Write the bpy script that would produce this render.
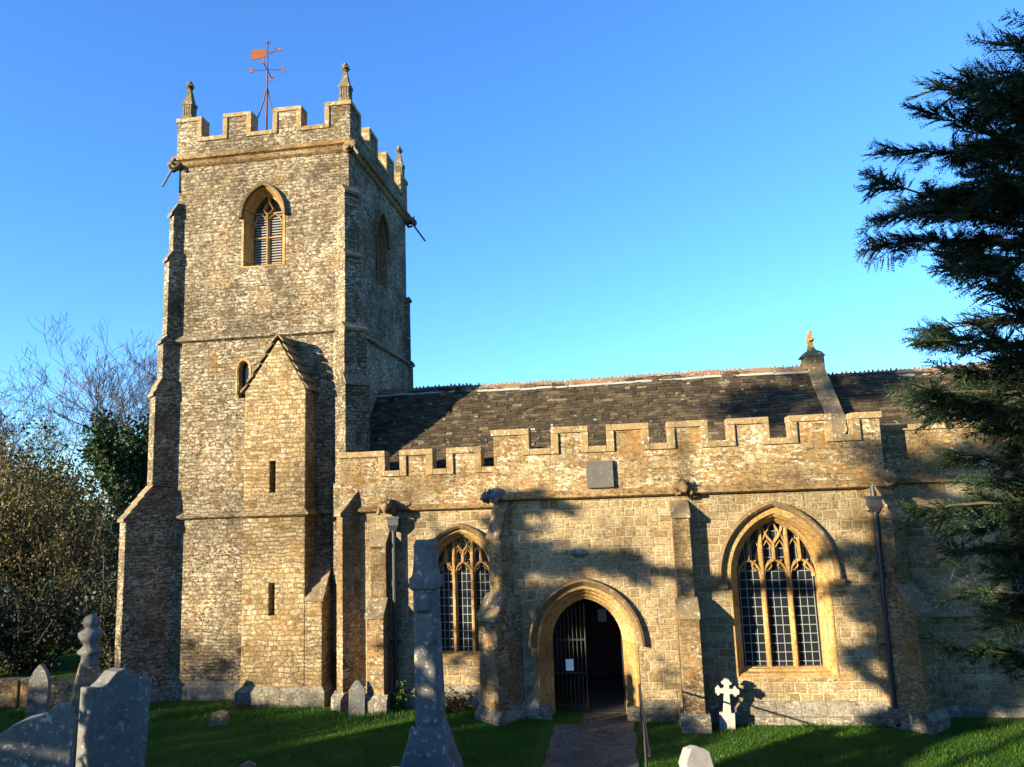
import bpy, bmesh, math, random
import numpy as np
from mathutils import Vector, Matrix
from mathutils.geometry import tessellate_polygon

for o in list(bpy.data.objects): bpy.data.objects.remove(o)
scene = bpy.context.scene
COL = scene.collection
R = math.radians
rng = random.Random(11)

# ------------------------------------------------------------------ camera, sky, sun, exposure
cam_d = bpy.data.cameras.new('camera'); cam = bpy.data.objects.new('camera', cam_d); COL.objects.link(cam)
Mr = ((0.988981, 0.143571, -0.036112), (-0.056985, 0.144042, -0.98793), (-0.136636, 0.979101, 0.150636))
EYE = Vector((0, -17.0, 4.568))
cam.matrix_world = Matrix(((Mr[0][0], -Mr[1][0], -Mr[2][0], EYE.x), (Mr[0][1], -Mr[1][1], -Mr[2][1], EYE.y),
                           (Mr[0][2], -Mr[1][2], -Mr[2][2], EYE.z), (0, 0, 0, 1)))
cam_d.sensor_width = 36; cam_d.lens = 36 * 760 / 1024; cam_d.clip_end = 3000; cam_d.clip_start = 0.05
scene.camera = cam

SUN_AZ, SUN_EL = 49.0, 13.0                     # degrees west of south, above the horizon
SUN = Vector((-math.sin(R(SUN_AZ)) * math.cos(R(SUN_EL)), -math.cos(R(SUN_AZ)) * math.cos(R(SUN_EL)), math.sin(R(SUN_EL))))
world = bpy.data.worlds.new('World'); scene.world = world; world.use_nodes = True
wn = world.node_tree; wn.nodes.clear()
sky = wn.nodes.new('ShaderNodeTexSky'); sky.sky_type = 'NISHITA'; sky.sun_disc = False
sky.sun_elevation = R(SUN_EL); sky.sun_rotation = R(180 + SUN_AZ); sky.altitude = 50
sky.air_density = 1.0; sky.dust_density = 0.3; sky.ozone_density = 6.5
hs = wn.nodes.new('ShaderNodeHueSaturation'); hs.inputs['Hue'].default_value = .503; hs.inputs['Saturation'].default_value = 1.03
bg = wn.nodes.new('ShaderNodeBackground'); bg.inputs[1].default_value = 0.122
wo = wn.nodes.new('ShaderNodeOutputWorld')
wn.links.new(sky.outputs[0], hs.inputs['Color']); wn.links.new(hs.outputs[0], bg.inputs[0]); wn.links.new(bg.outputs[0], wo.inputs[0])
sl = bpy.data.lights.new('sun', 'SUN'); sl.energy = 5.0; sl.angle = R(0.5); sl.color = (1.0, 0.88, 0.63)
so = bpy.data.objects.new('sun', sl); COL.objects.link(so); so.location = (-40, -40, 30)
so.rotation_euler = (-SUN).to_track_quat('-Z', 'Y').to_euler()
vs = scene.view_settings; vs.view_transform = 'Standard'; vs.look = 'None'; vs.gamma = 1; vs.use_curve_mapping = False
vs.exposure = 1.9
scene.render.engine = 'CYCLES'

# ------------------------------------------------------------------ material helpers
class NT:
    def __init__(s, name):
        s.m = bpy.data.materials.new(name); s.m.use_nodes = True; s.t = s.m.node_tree; s.t.nodes.clear()
        s.out = s.t.nodes.new('ShaderNodeOutputMaterial'); s.b = s.n('ShaderNodeBsdfPrincipled'); s.l(s.b.outputs[0], s.out.inputs[0])
    def n(s, t, **kw):
        o = s.t.nodes.new(t)
        for k, v in kw.items(): setattr(o, k, v)
        return o
    def l(s, a, b): s.t.links.new(a, b)
    def put(s, sock, v):
        if isinstance(v, (int, float, tuple)): sock.default_value = v if not (isinstance(v, tuple) and len(v) == 3 and sock.type == 'RGBA') else (*v, 1)
        else: s.l(v, sock)
    def noise(s, vec, scale, detail=4, rough=.55, dist=0.0):
        o = s.n('ShaderNodeTexNoise'); s.l(vec, o.inputs['Vector'])
        o.inputs['Scale'].default_value = scale; o.inputs['Detail'].default_value = detail
        o.inputs['Roughness'].default_value = rough; o.inputs['Distortion'].default_value = dist
        return o.outputs['Fac']
    def ramp(s, fac, stops, interp='LINEAR'):
        o = s.n('ShaderNodeValToRGB'); s.l(fac, o.inputs[0]); e = o.color_ramp.elements; o.color_ramp.interpolation = interp
        while len(e) < len(stops): e.new(.5)
        for i, (p, c) in enumerate(stops):
            e[i].position = p; e[i].color = (c, c, c, 1) if isinstance(c, (int, float)) else (*c, 1)
        return o.outputs[0]
    def mix(s, fac, a, b, mode='MIX'):
        o = s.n('ShaderNodeMix', data_type='RGBA', blend_type=mode)
        s.put(o.inputs[0], fac); s.put(o.inputs[6], a); s.put(o.inputs[7], b); return o.outputs[2]
    def math(s, op, a, b=0.0, clamp=False):
        o = s.n('ShaderNodeMath', operation=op, use_clamp=clamp); s.put(o.inputs[0], a); s.put(o.inputs[1], b); return o.outputs[0]
    def bump(s, h, strength, dist, normal=None):
        o = s.n('ShaderNodeBump'); s.l(h, o.inputs['Height']); o.inputs['Strength'].default_value = strength; o.inputs['Distance'].default_value = dist
        if normal is not None: s.l(normal, o.inputs['Normal'])
        return o.outputs[0]
    def obj(s): return s.n('ShaderNodeTexCoord').outputs['Object']
    def uv(s): return s.n('ShaderNodeTexCoord').outputs['UV']
    def pos(s): return s.n('ShaderNodeNewGeometry').outputs['Position']
    def island(s): return s.n('ShaderNodeNewGeometry').outputs['Random Per Island']
    def fin(s, col, rough=.9, normal=None, spec=.2, **kw):
        s.put(s.b.inputs['Base Color'], col); s.put(s.b.inputs['Roughness'], rough); s.b.inputs['Specular IOR Level'].default_value = spec
        if normal is not None: s.l(normal, s.b.inputs['Normal'])
        for k, v in kw.items(): s.put(s.b.inputs[k], v)
        return s.m

DK = .54
def masonry(name, bw, bh, stops, mortar, mcol, lichen=.5, ochre=.5, grime=.4, wob=.035, bstr=.9, lth=.565):
    """coursed rubble with lichen, ochre iron staining and dark weathering"""
    k = NT(name); uv = k.uv(); p = k.pos()
    nz = k.n('ShaderNodeTexNoise'); k.l(p, nz.inputs['Vector']); nz.inputs['Scale'].default_value = 2.6; nz.inputs['Detail'].default_value = 3
    a = k.n('ShaderNodeVectorMath', operation='SUBTRACT'); k.l(nz.outputs['Color'], a.inputs[0]); a.inputs[1].default_value = (.5, .5, .5)
    b = k.n('ShaderNodeVectorMath', operation='MULTIPLY_ADD'); k.l(a.outputs[0], b.inputs[0]); b.inputs[1].default_value = (wob * 3, wob * 2.4, 0); k.l(uv, b.inputs[2])
    def brick(w, h, m, off):
        t = k.n('ShaderNodeTexBrick'); t.offset = off; t.offset_frequency = 2; t.squash = 1.35; t.squash_frequency = 3
        k.l(b.outputs[0], t.inputs['Vector']); t.inputs['Scale'].default_value = 1
        t.inputs['Brick Width'].default_value = w; t.inputs['Row Height'].default_value = h; t.inputs['Mortar Size'].default_value = m
        t.inputs['Mortar Smooth'].default_value = .35; t.inputs['Bias'].default_value = 0
        t.inputs['Color1'].default_value = (0, 0, 0, 1); t.inputs['Color2'].default_value = (1, 1, 1, 1); t.inputs['Mortar'].default_value = (.5, .5, .5, 1)
        return t
    b1 = brick(bw, bh, mortar, .5); b2 = brick(bw * .62, bh * 1.31, mortar, .37)
    sel = k.ramp(k.noise(p, .9, 3), [(.47, 0.0), (.53, 1.0)])
    rnd = k.mix(sel, b1.outputs['Color'], b2.outputs['Color'])
    mf = k.mix(sel, b1.outputs['Fac'], b2.outputs['Fac'])
    col = k.ramp(rnd, stops)
    fine = k.noise(p, 24, 6, .7); med = k.noise(p, 5.5, 5, .65); big = k.noise(p, .75, 4, .6)
    col = k.mix(.8, col, k.ramp(fine, [(.32, .2), (.5, .5), (.66, .8)]), 'OVERLAY')
    col = k.mix(k.math('MULTIPLY', mf, .75), col, mcol)
    oc = k.ramp(k.noise(p, 1.5, 5, .65), [(.5, 0.0), (.66, 1.0)])
    col = k.mix(k.math('MULTIPLY', oc, ochre), col, (.42, .21, .055))
    gr = k.ramp(k.noise(p, 1.15, 6, .72, .4), [(.48, 0.0), (.68, 1.0)])
    col = k.mix(k.math('MULTIPLY', gr, grime), col, (.055, .045, .035))
    mp = k.n('ShaderNodeMapping'); k.l(p, mp.inputs[0]); mp.inputs['Scale'].default_value = (1, 1, 2.1)
    gs = k.ramp(k.noise(mp.outputs[0], 9.5, 5, .74), [(.50, 0.0), (.60, 1.0)])
    col = k.mix(k.math('MULTIPLY', gs, min(1, grime * 1.35)), col, (.085, .058, .032))
    lm = k.ramp(k.noise(p, 1.3, 4, .6), [(.42, .12), (.62, 1.0)])
    li = k.math('MULTIPLY', k.ramp(k.noise(mp.outputs[0], 8.5, 6, .74), [(lth, 0.0), (lth + .035, 1.0)]), lm)
    li2 = k.math('MULTIPLY', k.ramp(k.noise(p, 19, 3, .6), [(.60, 0.0), (.64, 1.0)]), lm)
    col = k.mix(k.math('MULTIPLY', k.math('MAXIMUM', li, k.math('MULTIPLY', li2, .8)), lichen), col, (.84, .74, .56))
    col = k.mix(1.0, col, k.ramp(k.noise(p, .42, 3, .55, .6), [(.36, .70), (.5, .98), (.64, 1.22)]), 'MULTIPLY')
    col = k.mix(1.0, col, (DK, DK * .97, DK * .92), 'MULTIPLY')
    h = k.math('SUBTRACT', k.math('ADD', k.math('MULTIPLY', fine, .38), k.math('MULTIPLY', med, .7)), k.math('MULTIPLY', mf, .8))
    h = k.math('ADD', h, k.math('MULTIPLY', k.math('MULTIPLY', rnd, k.math('SUBTRACT', 1.0, mf)), .55))
    return k.fin(col, .93, k.bump(h, bstr, .035), .15)

def dressed(name, c0, c1, lichen=.3, stain=.4, bs=.45):
    k = NT(name); p = k.pos(); uv = k.uv()
    fine = k.noise(p, 30, 6, .7); med = k.noise(p, 4, 5, .65)
    col = k.mix(med, c0, c1)
    col = k.mix(.4, col, k.ramp(fine, [(.25, .25), (.5, .5), (.75, .75)]), 'OVERLAY')
    gr = k.ramp(k.noise(p, 2.2, 6, .72), [(.5, 0.0), (.7, 1.0)]); col = k.mix(k.math('MULTIPLY', gr, stain), col, (.07, .05, .03))
    li = k.ramp(k.noise(p, 11, 7, .74), [(.57, 0.0), (.6, 1.0)]); col = k.mix(k.math('MULTIPLY', li, lichen), col, (.9, .84, .72))
    col = k.mix(1.0, col, (DK, DK * .97, DK * .92), 'MULTIPLY')
    h = k.math('ADD', k.math('MULTIPLY', fine, .3), k.math('MULTIPLY', med, .7))
    return k.fin(col, .92, k.bump(h, bs, .02), .15)

def plain(name, c, rough=.6, metal=0.0, spec=.4, var=.3, bs=0.0):
    k = NT(name); p = k.pos(); f = k.noise(p, 14, 5, .65)
    col = k.mix(f, tuple(x * (1 - var) for x in c), tuple(min(1, x * (1 + var)) for x in c))
    return k.fin(col, rough, k.bump(f, bs, .01) if bs else None, spec, Metallic=metal)

M = {}
M['tower'] = masonry('rubble_tower', .19, .082, [(0, (.16, .12, .07)), (.3, (.29, .23, .145)), (.7, (.43, .355, .235)), (1, (.57, .49, .345))], .011, (.17, .125, .075), .85, .4, .72, .05, 1.0, .535)
M['tower_low'] = masonry('rubble_turret', .22, .092, [(0, (.24, .15, .06)), (.35, (.42, .30, .14)), (.7, (.54, .41, .22)), (1, (.62, .49, .29))], .012, (.24, .16, .08), .75, .55, .36, .06, 1.0, .55)
M['aisle'] = masonry('coursed_aisle', .36, .165, [(0, (.30, .205, .10)), (.35, (.42, .31, .165)), (.7, (.52, .395, .22)), (1, (.58, .46, .28))], .02, (.66, .53, .33), .6, .4, .36, .03, .8)
M['parapet'] = masonry('ashlar_parapet', .62, .27, [(0, (.30, .19, .08)), (.5, (.40, .27, .12)), (1, (.46, .34, .18))], .006, (.22, .15, .07), 1.0, .8, .5, .012, .8, .52)
M['buttress'] = masonry('ashlar_buttress', .45, .27, [(0, (.22, .145, .07)), (.5, (.34, .23, .11)), (1, (.42, .31, .17))], .008, (.22, .15, .075), .75, .65, .5, .014, .8, .545)
M['plinth'] = masonry('plinth_stone', .6, .3, [(0, (.22, .20, .16)), (.5, (.32, .29, .23)), (1, (.40, .37, .30))], .01, (.2, .17, .12), .9, .1, .35, .02, .8)
M['coping'] = dressed('coping_stone', (.34, .23, .10), (.50, .36, .18), .9, .7, .9)
M['string'] = masonry('string_course_stone', .9, .6, [(0, (.28, .16, .06)), (.5, (.38, .24, .10)), (1, (.46, .31, .14))], .006, (.12, .07, .03), .45, .5, .6, .01, .7)
M['golden'] = masonry('golden_ham_stone', .55, .36, [(0, (.48, .28, .09)), (.5, (.60, .37, .13)), (1, (.70, .47, .21))], .005, (.26, .15, .06), .14, .3, .26, .01, .45)
M['weathering'] = dressed('weathered_ledge_stone', (.22, .16, .085), (.36, .27, .16), .6, .6, .9)
M['pinnacle'] = dressed('pinnacle_stone', (.15, .12, .07), (.27, .22, .13), .5, .5, .8)
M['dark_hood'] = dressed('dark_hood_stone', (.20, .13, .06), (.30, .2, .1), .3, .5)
M['grey_lichen'] = dressed('grey_lichen_stone', (.14, .14, .14), (.31, .31, .30), .6, .6, 1.0)
M['slab_grey'] = dressed('headstone_grey', (.17, .17, .165), (.30, .295, .28), .35, .5, .8)
M['white_marble'] = dressed('white_marble', (.46, .44, .40), (.62, .60, .55), .4, .35, .5)
M['plaque'] = dressed('slate_plaque', (.13, .12, .105), (.19, .18, .16), .1, .2, .2)
M['iron'] = plain('black_iron', (.02, .02, .024), .45, 0.0, .5)
M['gate_iron'] = plain('gate_iron', (.014, .012, .010), .55, 0.0, .4)
M['rust'] = plain('rusty_iron', (.10, .035, .03), .7, 0.0, .3)
M['vane'] = plain('gilded_copper_vane', (.14, .034, .006), .7, .0, .15, .2)
M['lead'] = plain('lead_sheet', (.11, .115, .12), .6, 0.0, .4)
M['leading'] = plain('window_leading', (.20, .21, .20), .6, 0.0, .4, .2)
M['paper'] = plain('white_paper', (.78, .78, .76), .8, 0, .2, .05)
M['red_paper'] = plain('red_paper', (.20, .015, .015), .8, 0, .2, .05)
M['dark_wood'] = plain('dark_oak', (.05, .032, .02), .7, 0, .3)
M['louvre'] = plain('louvre_slats', (.20, .19, .17), .8, 0, .2, .3, .3)
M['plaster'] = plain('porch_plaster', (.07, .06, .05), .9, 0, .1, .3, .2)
M['flag'] = masonry('path_flagstones', 1.0, .8, [(0, (.14, .125, .095)), (.5, (.18, .16, .12)), (1, (.21, .19, .14))], .014, (.10, .10, .05), .25, .35, .4, .05, .5)
def glass_mat():
    k = NT('old_leaded_glass'); p = k.pos(); h = k.noise(p, 5.0, 2)
    return k.fin((.012, .014, .017), .12, k.bump(h, .12, .02), .5)
M['glass'] = glass_mat()
def slate_mat(name, stops, lich):
    k = NT(name); p = k.pos(); i = k.island()
    col = k.ramp(i, stops)
    col = k.mix(.6, col, k.ramp(k.noise(p, 16, 6, .7), [(.25, .15), (.5, .5), (.75, .85)]), 'OVERLAY')
    li = k.math('MULTIPLY', k.ramp(k.noise(p, 5.5, 6, .7), [(.60, 0.0), (.64, 1.0)]), k.ramp(k.math('FRACT', k.math('MULTIPLY', i, 37.3)), [(.55, .1), (.85, 1.0)]))
    col = k.mix(k.math('MULTIPLY', li, lich), col, (.5, .47, .40))
    mo = k.ramp(k.noise(p, 1.3, 5, .7), [(.5, 0.0), (.7, .7)]); col = k.mix(mo, col, (.022, .018, .010))
    return k.fin(col, .9, k.bump(k.noise(p, 20, 6, .7), .6, .02), .2)
M['slate'] = slate_mat('stone_slates', [(0, (.028, .020, .011)), (.4, (.050, .035, .019)), (.75, (.070, .049, .026)), (.95, (.088, .062, .034)), (1, (.15, .115, .07))], .85)
M['ridge'] = dressed('ridge_tile_clay', (.28, .17, .09), (.36, .24, .14), .5, .3)

def leaf_mat(name, stops, trans=.25, rough=.55):
    k = NT(name); i = k.island(); p = k.pos()
    col = k.ramp(i, stops)
    col = k.mix(k.ramp(k.noise(p, .9, 3), [(.35, 0.0), (.65, .6)]), col, stops[0][1])
    k.fin(col, rough, None, .25)
    tr = k.n('ShaderNodeBsdfTranslucent'); k.l(col, tr.inputs[0])
    mx = k.n('ShaderNodeMixShader'); mx.inputs[0].default_value = trans
    k.l(k.b.outputs[0], mx.inputs[1]); k.l(tr.outputs[0], mx.inputs[2]); k.l(mx.outputs[0], k.out.inputs[0])
    return k.m
M['yew'] = leaf_mat('yew_needles', [(0, (.006, .016, .007)), (.6, (.016, .036, .012)), (.93, (.035, .06, .015)), (1, (.09, .07, .02))], .12)
M['ivy'] = leaf_mat('ivy_leaves', [(0, (.012, .03, .01)), (.6, (.03, .065, .018)), (1, (.07, .11, .03))], .15)
M['autumn'] = leaf_mat('autumn_leaves', [(0, (.028, .028, .008)), (.5, (.075, .062, .013)), (.85, (.14, .105, .017)), (1, (.20, .135, .015))], .3)
M['brownleaf'] = leaf_mat('brown_leaves', [(0, (.03, .022, .01)), (.6, (.075, .05, .02)), (1, (.13, .09, .03))], .25)
M['autumn2'] = leaf_mat('olive_leaves', [(0, (.018, .02, .007)), (.5, (.05, .045, .012)), (.85, (.10, .078, .018)), (1, (.15, .105, .022))], .3)
M['darkleaf'] = leaf_mat('dark_evergreen', [(0, (.006, .012, .005)), (.7, (.018, .03, .01)), (1, (.05, .06, .015))], .15)
M['weed'] = leaf_mat('weed_leaves', [(0, (.02, .06, .012)), (1, (.07, .15, .03))], .3)
M['bark'] = plain('bark', (.10, .075, .05), .9, 0, .1, .4, .6)
M['pale_bark'] = plain('pale_bark', (.20, .15, .10), .9, 0, .1, .4, .4)
M['stem'] = plain('dry_stems', (.09, .05, .03), .9, 0, .1, .4)
M['grass'] = leaf_mat('grass_blades', [(0, (.025, .075, .006)), (.6, (.045, .125, .008)), (1, (.085, .17, .014))], .35, .5)
def ground_mat():
    k = NT('lawn_soil'); p = k.pos()
    c = k.mix(k.noise(p, 3, 6, .7), (.018, .05, .005), (.05, .12, .010)); c = k.mix(k.ramp(k.noise(p, .25, 4), [(.45, 0.0), (.7, .5)]), c, (.06, .09, .012))
    return k.fin(c, .95, k.bump(k.noise(p, 40, 6, .8), .9, .04), .1)
M['ground'] = ground_mat()

# ------------------------------------------------------------------ mesh helpers
class MB:
    def __init__(s): s.v = []; s.f = []; s.m = []
    def add(s, vs, fs, mi=0):
        b = len(s.v); s.v += [tuple(x) for x in vs]; s.f += [tuple(i + b for i in f) for f in fs]; s.m += [mi] * len(fs)
    def box(s, x0, x1, y0, y1, z0, z1, mi=0):
        s.add([(x0, y0, z0), (x1, y0, z0), (x1, y1, z0), (x0, y1, z0), (x0, y0, z1), (x1, y0, z1), (x1, y1, z1), (x0, y1, z1)],
              [(0, 3, 2, 1), (4, 5, 6, 7), (0, 1, 5, 4), (1, 2, 6, 5), (2, 3, 7, 6), (3, 0, 4, 7)], mi)
    def hexa(s, p, mi=0):   # eight corners: bottom 4, top 4
        s.add(p, [(0, 3, 2, 1), (4, 5, 6, 7), (0, 1, 5, 4), (1, 2, 6, 5), (2, 3, 7, 6), (3, 0, 4, 7)], mi)
    def prism(s, poly, o, u, w, n, t, mi=0):
        """2D polygon in plane (u,w) at o, extruded t along n"""
        o, u, w, n = map(Vector, (o, u, w, n)); k = len(poly)
        A = [o + u * a + w * b for a, b in poly]; B = [q + n * t for q in A]
        tri = tessellate_polygon([[Vector((a, b, 0)) for a, b in poly]])
        fs = [tuple(f) for f in tri] + [tuple(i + k for i in f) for f in tri] + [(i, (i + 1) % k, (i + 1) % k + k, i + k) for i in range(k)]
        s.add(A + B, fs, mi)
    def panel(s, outer, holes, o, u, n, depth, mi=0, back=True):
        """wall face with holes; u horizontal unit, n inward; (a,z) polygons"""
        o, u, n = Vector(o), Vector(u), Vector(n); loops = [outer] + holes; flat = [p for L in loops for p in L]
        tri = tessellate_polygon([[Vector((a, b, 0)) for a, b in L] for L in loops]); k = len(flat)
        A = [o + u * a + Vector((0, 0, b)) for a, b in flat]; B = [q + n * depth for q in A]
        fs = [tuple(f) for f in tri] + ([tuple(i + k for i in f) for f in tri] if back else [])
        c = 0
        for L in loops:
            m = len(L)
            fs += [(c + i, c + (i + 1) % m, c + (i + 1) % m + k, c + i + k) for i in range(m)]; c += m
        s.add(A + B, fs, mi)
    def tube(s, pts, rad, seg=6, mi=0, cap=True):
        pts = [Vector(p) for p in pts]; n = len(pts)
        if isinstance(rad, (int, float)): rad = [rad] * n
        b = len(s.v); ref = None
        for i, p in enumerate(pts):
            d = (pts[min(i + 1, n - 1)] - pts[max(i - 1, 0)]).normalized()
            if ref is None: ref = d.orthogonal().normalized()
            ref = (ref - d * ref.dot(d)); ref = ref.normalized() if ref.length > 1e-6 else d.orthogonal().normalized()
            q = d.cross(ref)
            for j in range(seg):
                a = 2 * math.pi * j / seg; s.v.append(tuple(p + (ref * math.cos(a) + q * math.sin(a)) * rad[i]))
        for i in range(n - 1):
            for j in range(seg):
                s.f.append((b + i * seg + j, b + i * seg + (j + 1) % seg, b + (i + 1) * seg + (j + 1) % seg, b + (i + 1) * seg + j)); s.m.append(mi)
        if cap:
            s.f.append(tuple(b + j for j in range(seg))[::-1]); s.m.append(mi); s.f.append(tuple(b + (n - 1) * seg + j for j in range(seg))); s.m.append(mi)
    def loft(s, rings, mi=0, closed=False):
        b = len(s.v); k = len(rings[0])
        for r in rings: s.v += [tuple(p) for p in r]
        for i in range(len(rings) - 1):
            for j in range(k if closed else k - 1):
                s.f.append((b + i * k + j, b + i * k + (j + 1) % k, b + (i + 1) * k + (j + 1) % k, b + (i + 1) * k + j)); s.m.append(mi)
    def blob(s, c, r, sub=2, seed=0, amp=.15, sc=(1, 1, 1), mi=0):
        bm = bmesh.new(); bmesh.ops.create_icosphere(bm, subdivisions=sub, radius=1); q = random.Random(seed)
        ph = [q.uniform(0, 6) for _ in range(6)]
        vs = []
        for v in bm.verts:
            p = v.co; d = 1 + amp * (math.sin(p.x * 4 + ph[0]) * math.sin(p.y * 5 + ph[1]) + math.sin(p.z * 6 + ph[2]) * .6)
            vs.append((c[0] + p.x * r * d * sc[0], c[1] + p.y * r * d * sc[1], c[2] + p.z * r * d * sc[2]))
        s.add(vs, [tuple(v.index for v in f.verts) for f in bm.faces], mi); bm.free()
    def lathe(s, c, prof, seg=16, mi=0, rot=0.0):
        rings = []
        for r, z in prof: rings.append([(c[0] + r * math.cos(2 * math.pi * j / seg + rot), c[1] + r * math.sin(2 * math.pi * j / seg + rot), c[2] + z) for j in range(seg)])
        s.loft(rings, mi, True)
        b = len(s.v) - seg; s.f.append(tuple(range(b, b + seg))); s.m.append(mi)
    def build(s, name, mats, parent=None, loc=(0, 0, 0), smooth=False, uv=True, bevel=0.0, label=None, kind=None):
        if not isinstance(mats, (list, tuple)): mats = [mats]
        off = Vector(loc)
        if parent is not None:
            q = parent; 
            while q is not None: off = off + q.location; q = q.parent
        va = np.array(s.v, dtype=np.float64) - np.array(off)
        me = bpy.data.meshes.new(name); me.from_pydata(va.tolist(), [], s.f)
        for m in mats: me.materials.append(m)
        if len(mats) > 1: me.polygons.foreach_set('material_index', s.m)
        me.update()
        bm = bmesh.new(); bm.from_mesh(me); bmesh.ops.recalc_face_normals(bm, faces=bm.faces); bm.to_mesh(me); bm.free(); me.update()
        if uv:
            L = me.uv_layers.new(name='UVMap'); co = np.array(s.v)
            uvs = np.zeros((len(me.loops), 2)); 
            for p in me.polygons:
                n = p.normal
                if abs(n.z) > .97: t = Vector((1, 0, 0)); w = Vector((0, 1, 0))
                else:
                    t = Vector((-n.y, n.x, 0)).normalized(); w = n.cross(t)
                    if w.z < 0: w = -w
                for li in p.loop_indices:
                    c = co[me.loops[li].vertex_index]; uvs[li] = (c[0] * t.x + c[1] * t.y + c[2] * t.z, c[0] * w.x + c[1] * w.y + c[2] * w.z)
            L.data.foreach_set('uv', uvs.ravel())
        if smooth: me.polygons.foreach_set('use_smooth', [True] * len(me.polygons))
        o = bpy.data.objects.new(name, me); COL.objects.link(o)
        if parent is not None: o.parent = parent
        o.location = loc
        if bevel:
            md = o.modifiers.new('bevel', 'BEVEL'); md.width = bevel; md.segments = 2; md.limit_method = 'ANGLE'; md.angle_limit = R(40)
        if label: o['label'] = label
        if kind: o['kind'] = kind
        return o

def empty(name, label, cat, loc=(0, 0, 0), group=None):
    o = bpy.data.objects.new(name, None); COL.objects.link(o); o.location = loc; o['label'] = label; o['category'] = cat; o.empty_display_size = .2
    if group: o['group'] = group
    return o
def tag(o, label, cat, group=None):
    o['label'] = label; o['category'] = cat
    if group: o['group'] = group
    return o
def copy_part(o, parent, loc, rotz=0.0):
    c = o.copy(); COL.objects.link(c); c.parent = parent; c.location = loc; c.rotation_euler.z = rotz
    return c

def sstep(a, b, x): t = np.clip((x - a) / (b - a), 0, 1); return t * t * (3 - 2 * t)
def gz(x, y):
    """ground height: level lawn by the church, a bank rising to the south"""
    base = -.03 - .13 * sstep(-4, 3, x)
    bank = 2.25 * np.clip((-3.6 - y) / 7.4, 0, 1) ** 1.15 + .5 * np.clip((-11.0 - y) / 6, 0, 1)
    und = .03 * np.sin(x * .9 + 1) * np.sin(y * .7) + .02 * np.sin(x * 2.1 + y * 1.7)
    return base + bank + und * sstep(-.4, -2.0, y)
def G(x, y): return float(gz(np.float64(x), np.float64(y)))

def arch(cx, a, rise, zs, zb, o=0.0, n=14, sill=0.0):
    """pointed arch outline from bottom left over the apex to bottom right, offset inwards by o"""
    R0 = (a * a + rise * rise) / (2 * a); r = R0 - o; c = R0 - a          # arc centres at +-c beyond the middle
    zap = math.sqrt(max(r * r - c * c, 1e-6)); th = math.atan2(zap, c)
    left = [(cx + c - r * math.cos(th * i / n), zs + r * math.sin(th * i / n)) for i in range(n + 1)]
    right = [(2 * cx - x, z) for x, z in left[-2::-1]]
    return [(cx - (a - o), zb + sill * o)] + left + right + [(cx + (a - o), zb + sill * o)]
def arch_loft(mb, prof, cx, a, rise, zs, zb, u, o, n, sill=0.0, closed=False, mi=0):
    """prof: (inward offset, depth); u horizontal axis, n inward axis"""
    u, o, n = Vector(u), Vector(o), Vector(n); rings = []
    for off, d in prof:
        rings.append([o + u * x + Vector((0, 0, z)) + n * d for x, z in arch(cx, a, rise, zs, zb, off, 14, sill)])
    mb.loft(rings, mi, closed)
def arch_h(x, a, rise):
    R0 = (a * a + rise * rise) / (2 * a); c = R0 - a; return math.sqrt(max(R0 * R0 - (abs(x) + c) ** 2, 0))
def stroke(mb, pts, w, y0, y1, u, o, n, mi=0, closed=False):
    """chamfered stone bar along a 2D polyline (a,z)"""
    u, o, n = Vector(u), Vector(o), Vector(n); P = [Vector(p) for p in pts]; k = len(P)
    rings = []
    ym = y0 + (y1 - y0) * .45
    for i in range(k):
        if closed: d = P[(i + 1) % k] - P[i - 1]
        else: d = P[min(i + 1, k - 1)] - P[max(i - 1, 0)]
        d.normalize(); q = Vector((-d.y, d.x))
        rings.append([o + u * (P[i].x + q.x * s * w) + Vector((0, 0, P[i].y + q.y * s * w)) + n * yy
                      for s, yy in ((.5, y1), (.5, ym), (.16, y0), (-.16, y0), (-.5, ym), (-.5, y1))])
    if closed: rings.append(rings[0])
    mb.loft(rings, mi, True)
def molding(mb, path, prof, closed=True, mi=0):
    """plan path (x,y) counter-clockwise, profile of (outward, z)"""
    P = [Vector(p) for p in path]; k = len(P); rings = []
    for i in range(k):
        a = (P[i] - P[i - 1]).normalized() if (closed or i > 0) else None
        b = (P[(i + 1) % k] - P[i]).normalized() if (closed or i < k - 1) else None
        if a is None: a = b
        if b is None: b = a
        na, nb = Vector((a.y, -a.x)), Vector((b.y, -b.x)); q = (na + nb); q = q / max(q.dot(na), .2)
        rings.append([(P[i].x + q.x * o_, P[i].y + q.y * o_, z) for o_, z in prof])
    if closed: rings.append(rings[0])
    mb.loft(rings, mi, True)
    if not closed:
        b = len(mb.v); kk = len(prof); mb.f.append(tuple(range(b - kk, b))); mb.m.append(mi); mb.f.append(tuple(range(b - kk * k, b - kk * (k - 1)))[::-1]); mb.m.append(mi)
STRING = lambda z, d, h: [(-.02, z + h * .62), (d * .35, z + h * .35), (d, z + .0), (d, z - h * .22), (d * .55, z - h * .36), (-.02, z - h * .38)]

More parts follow.
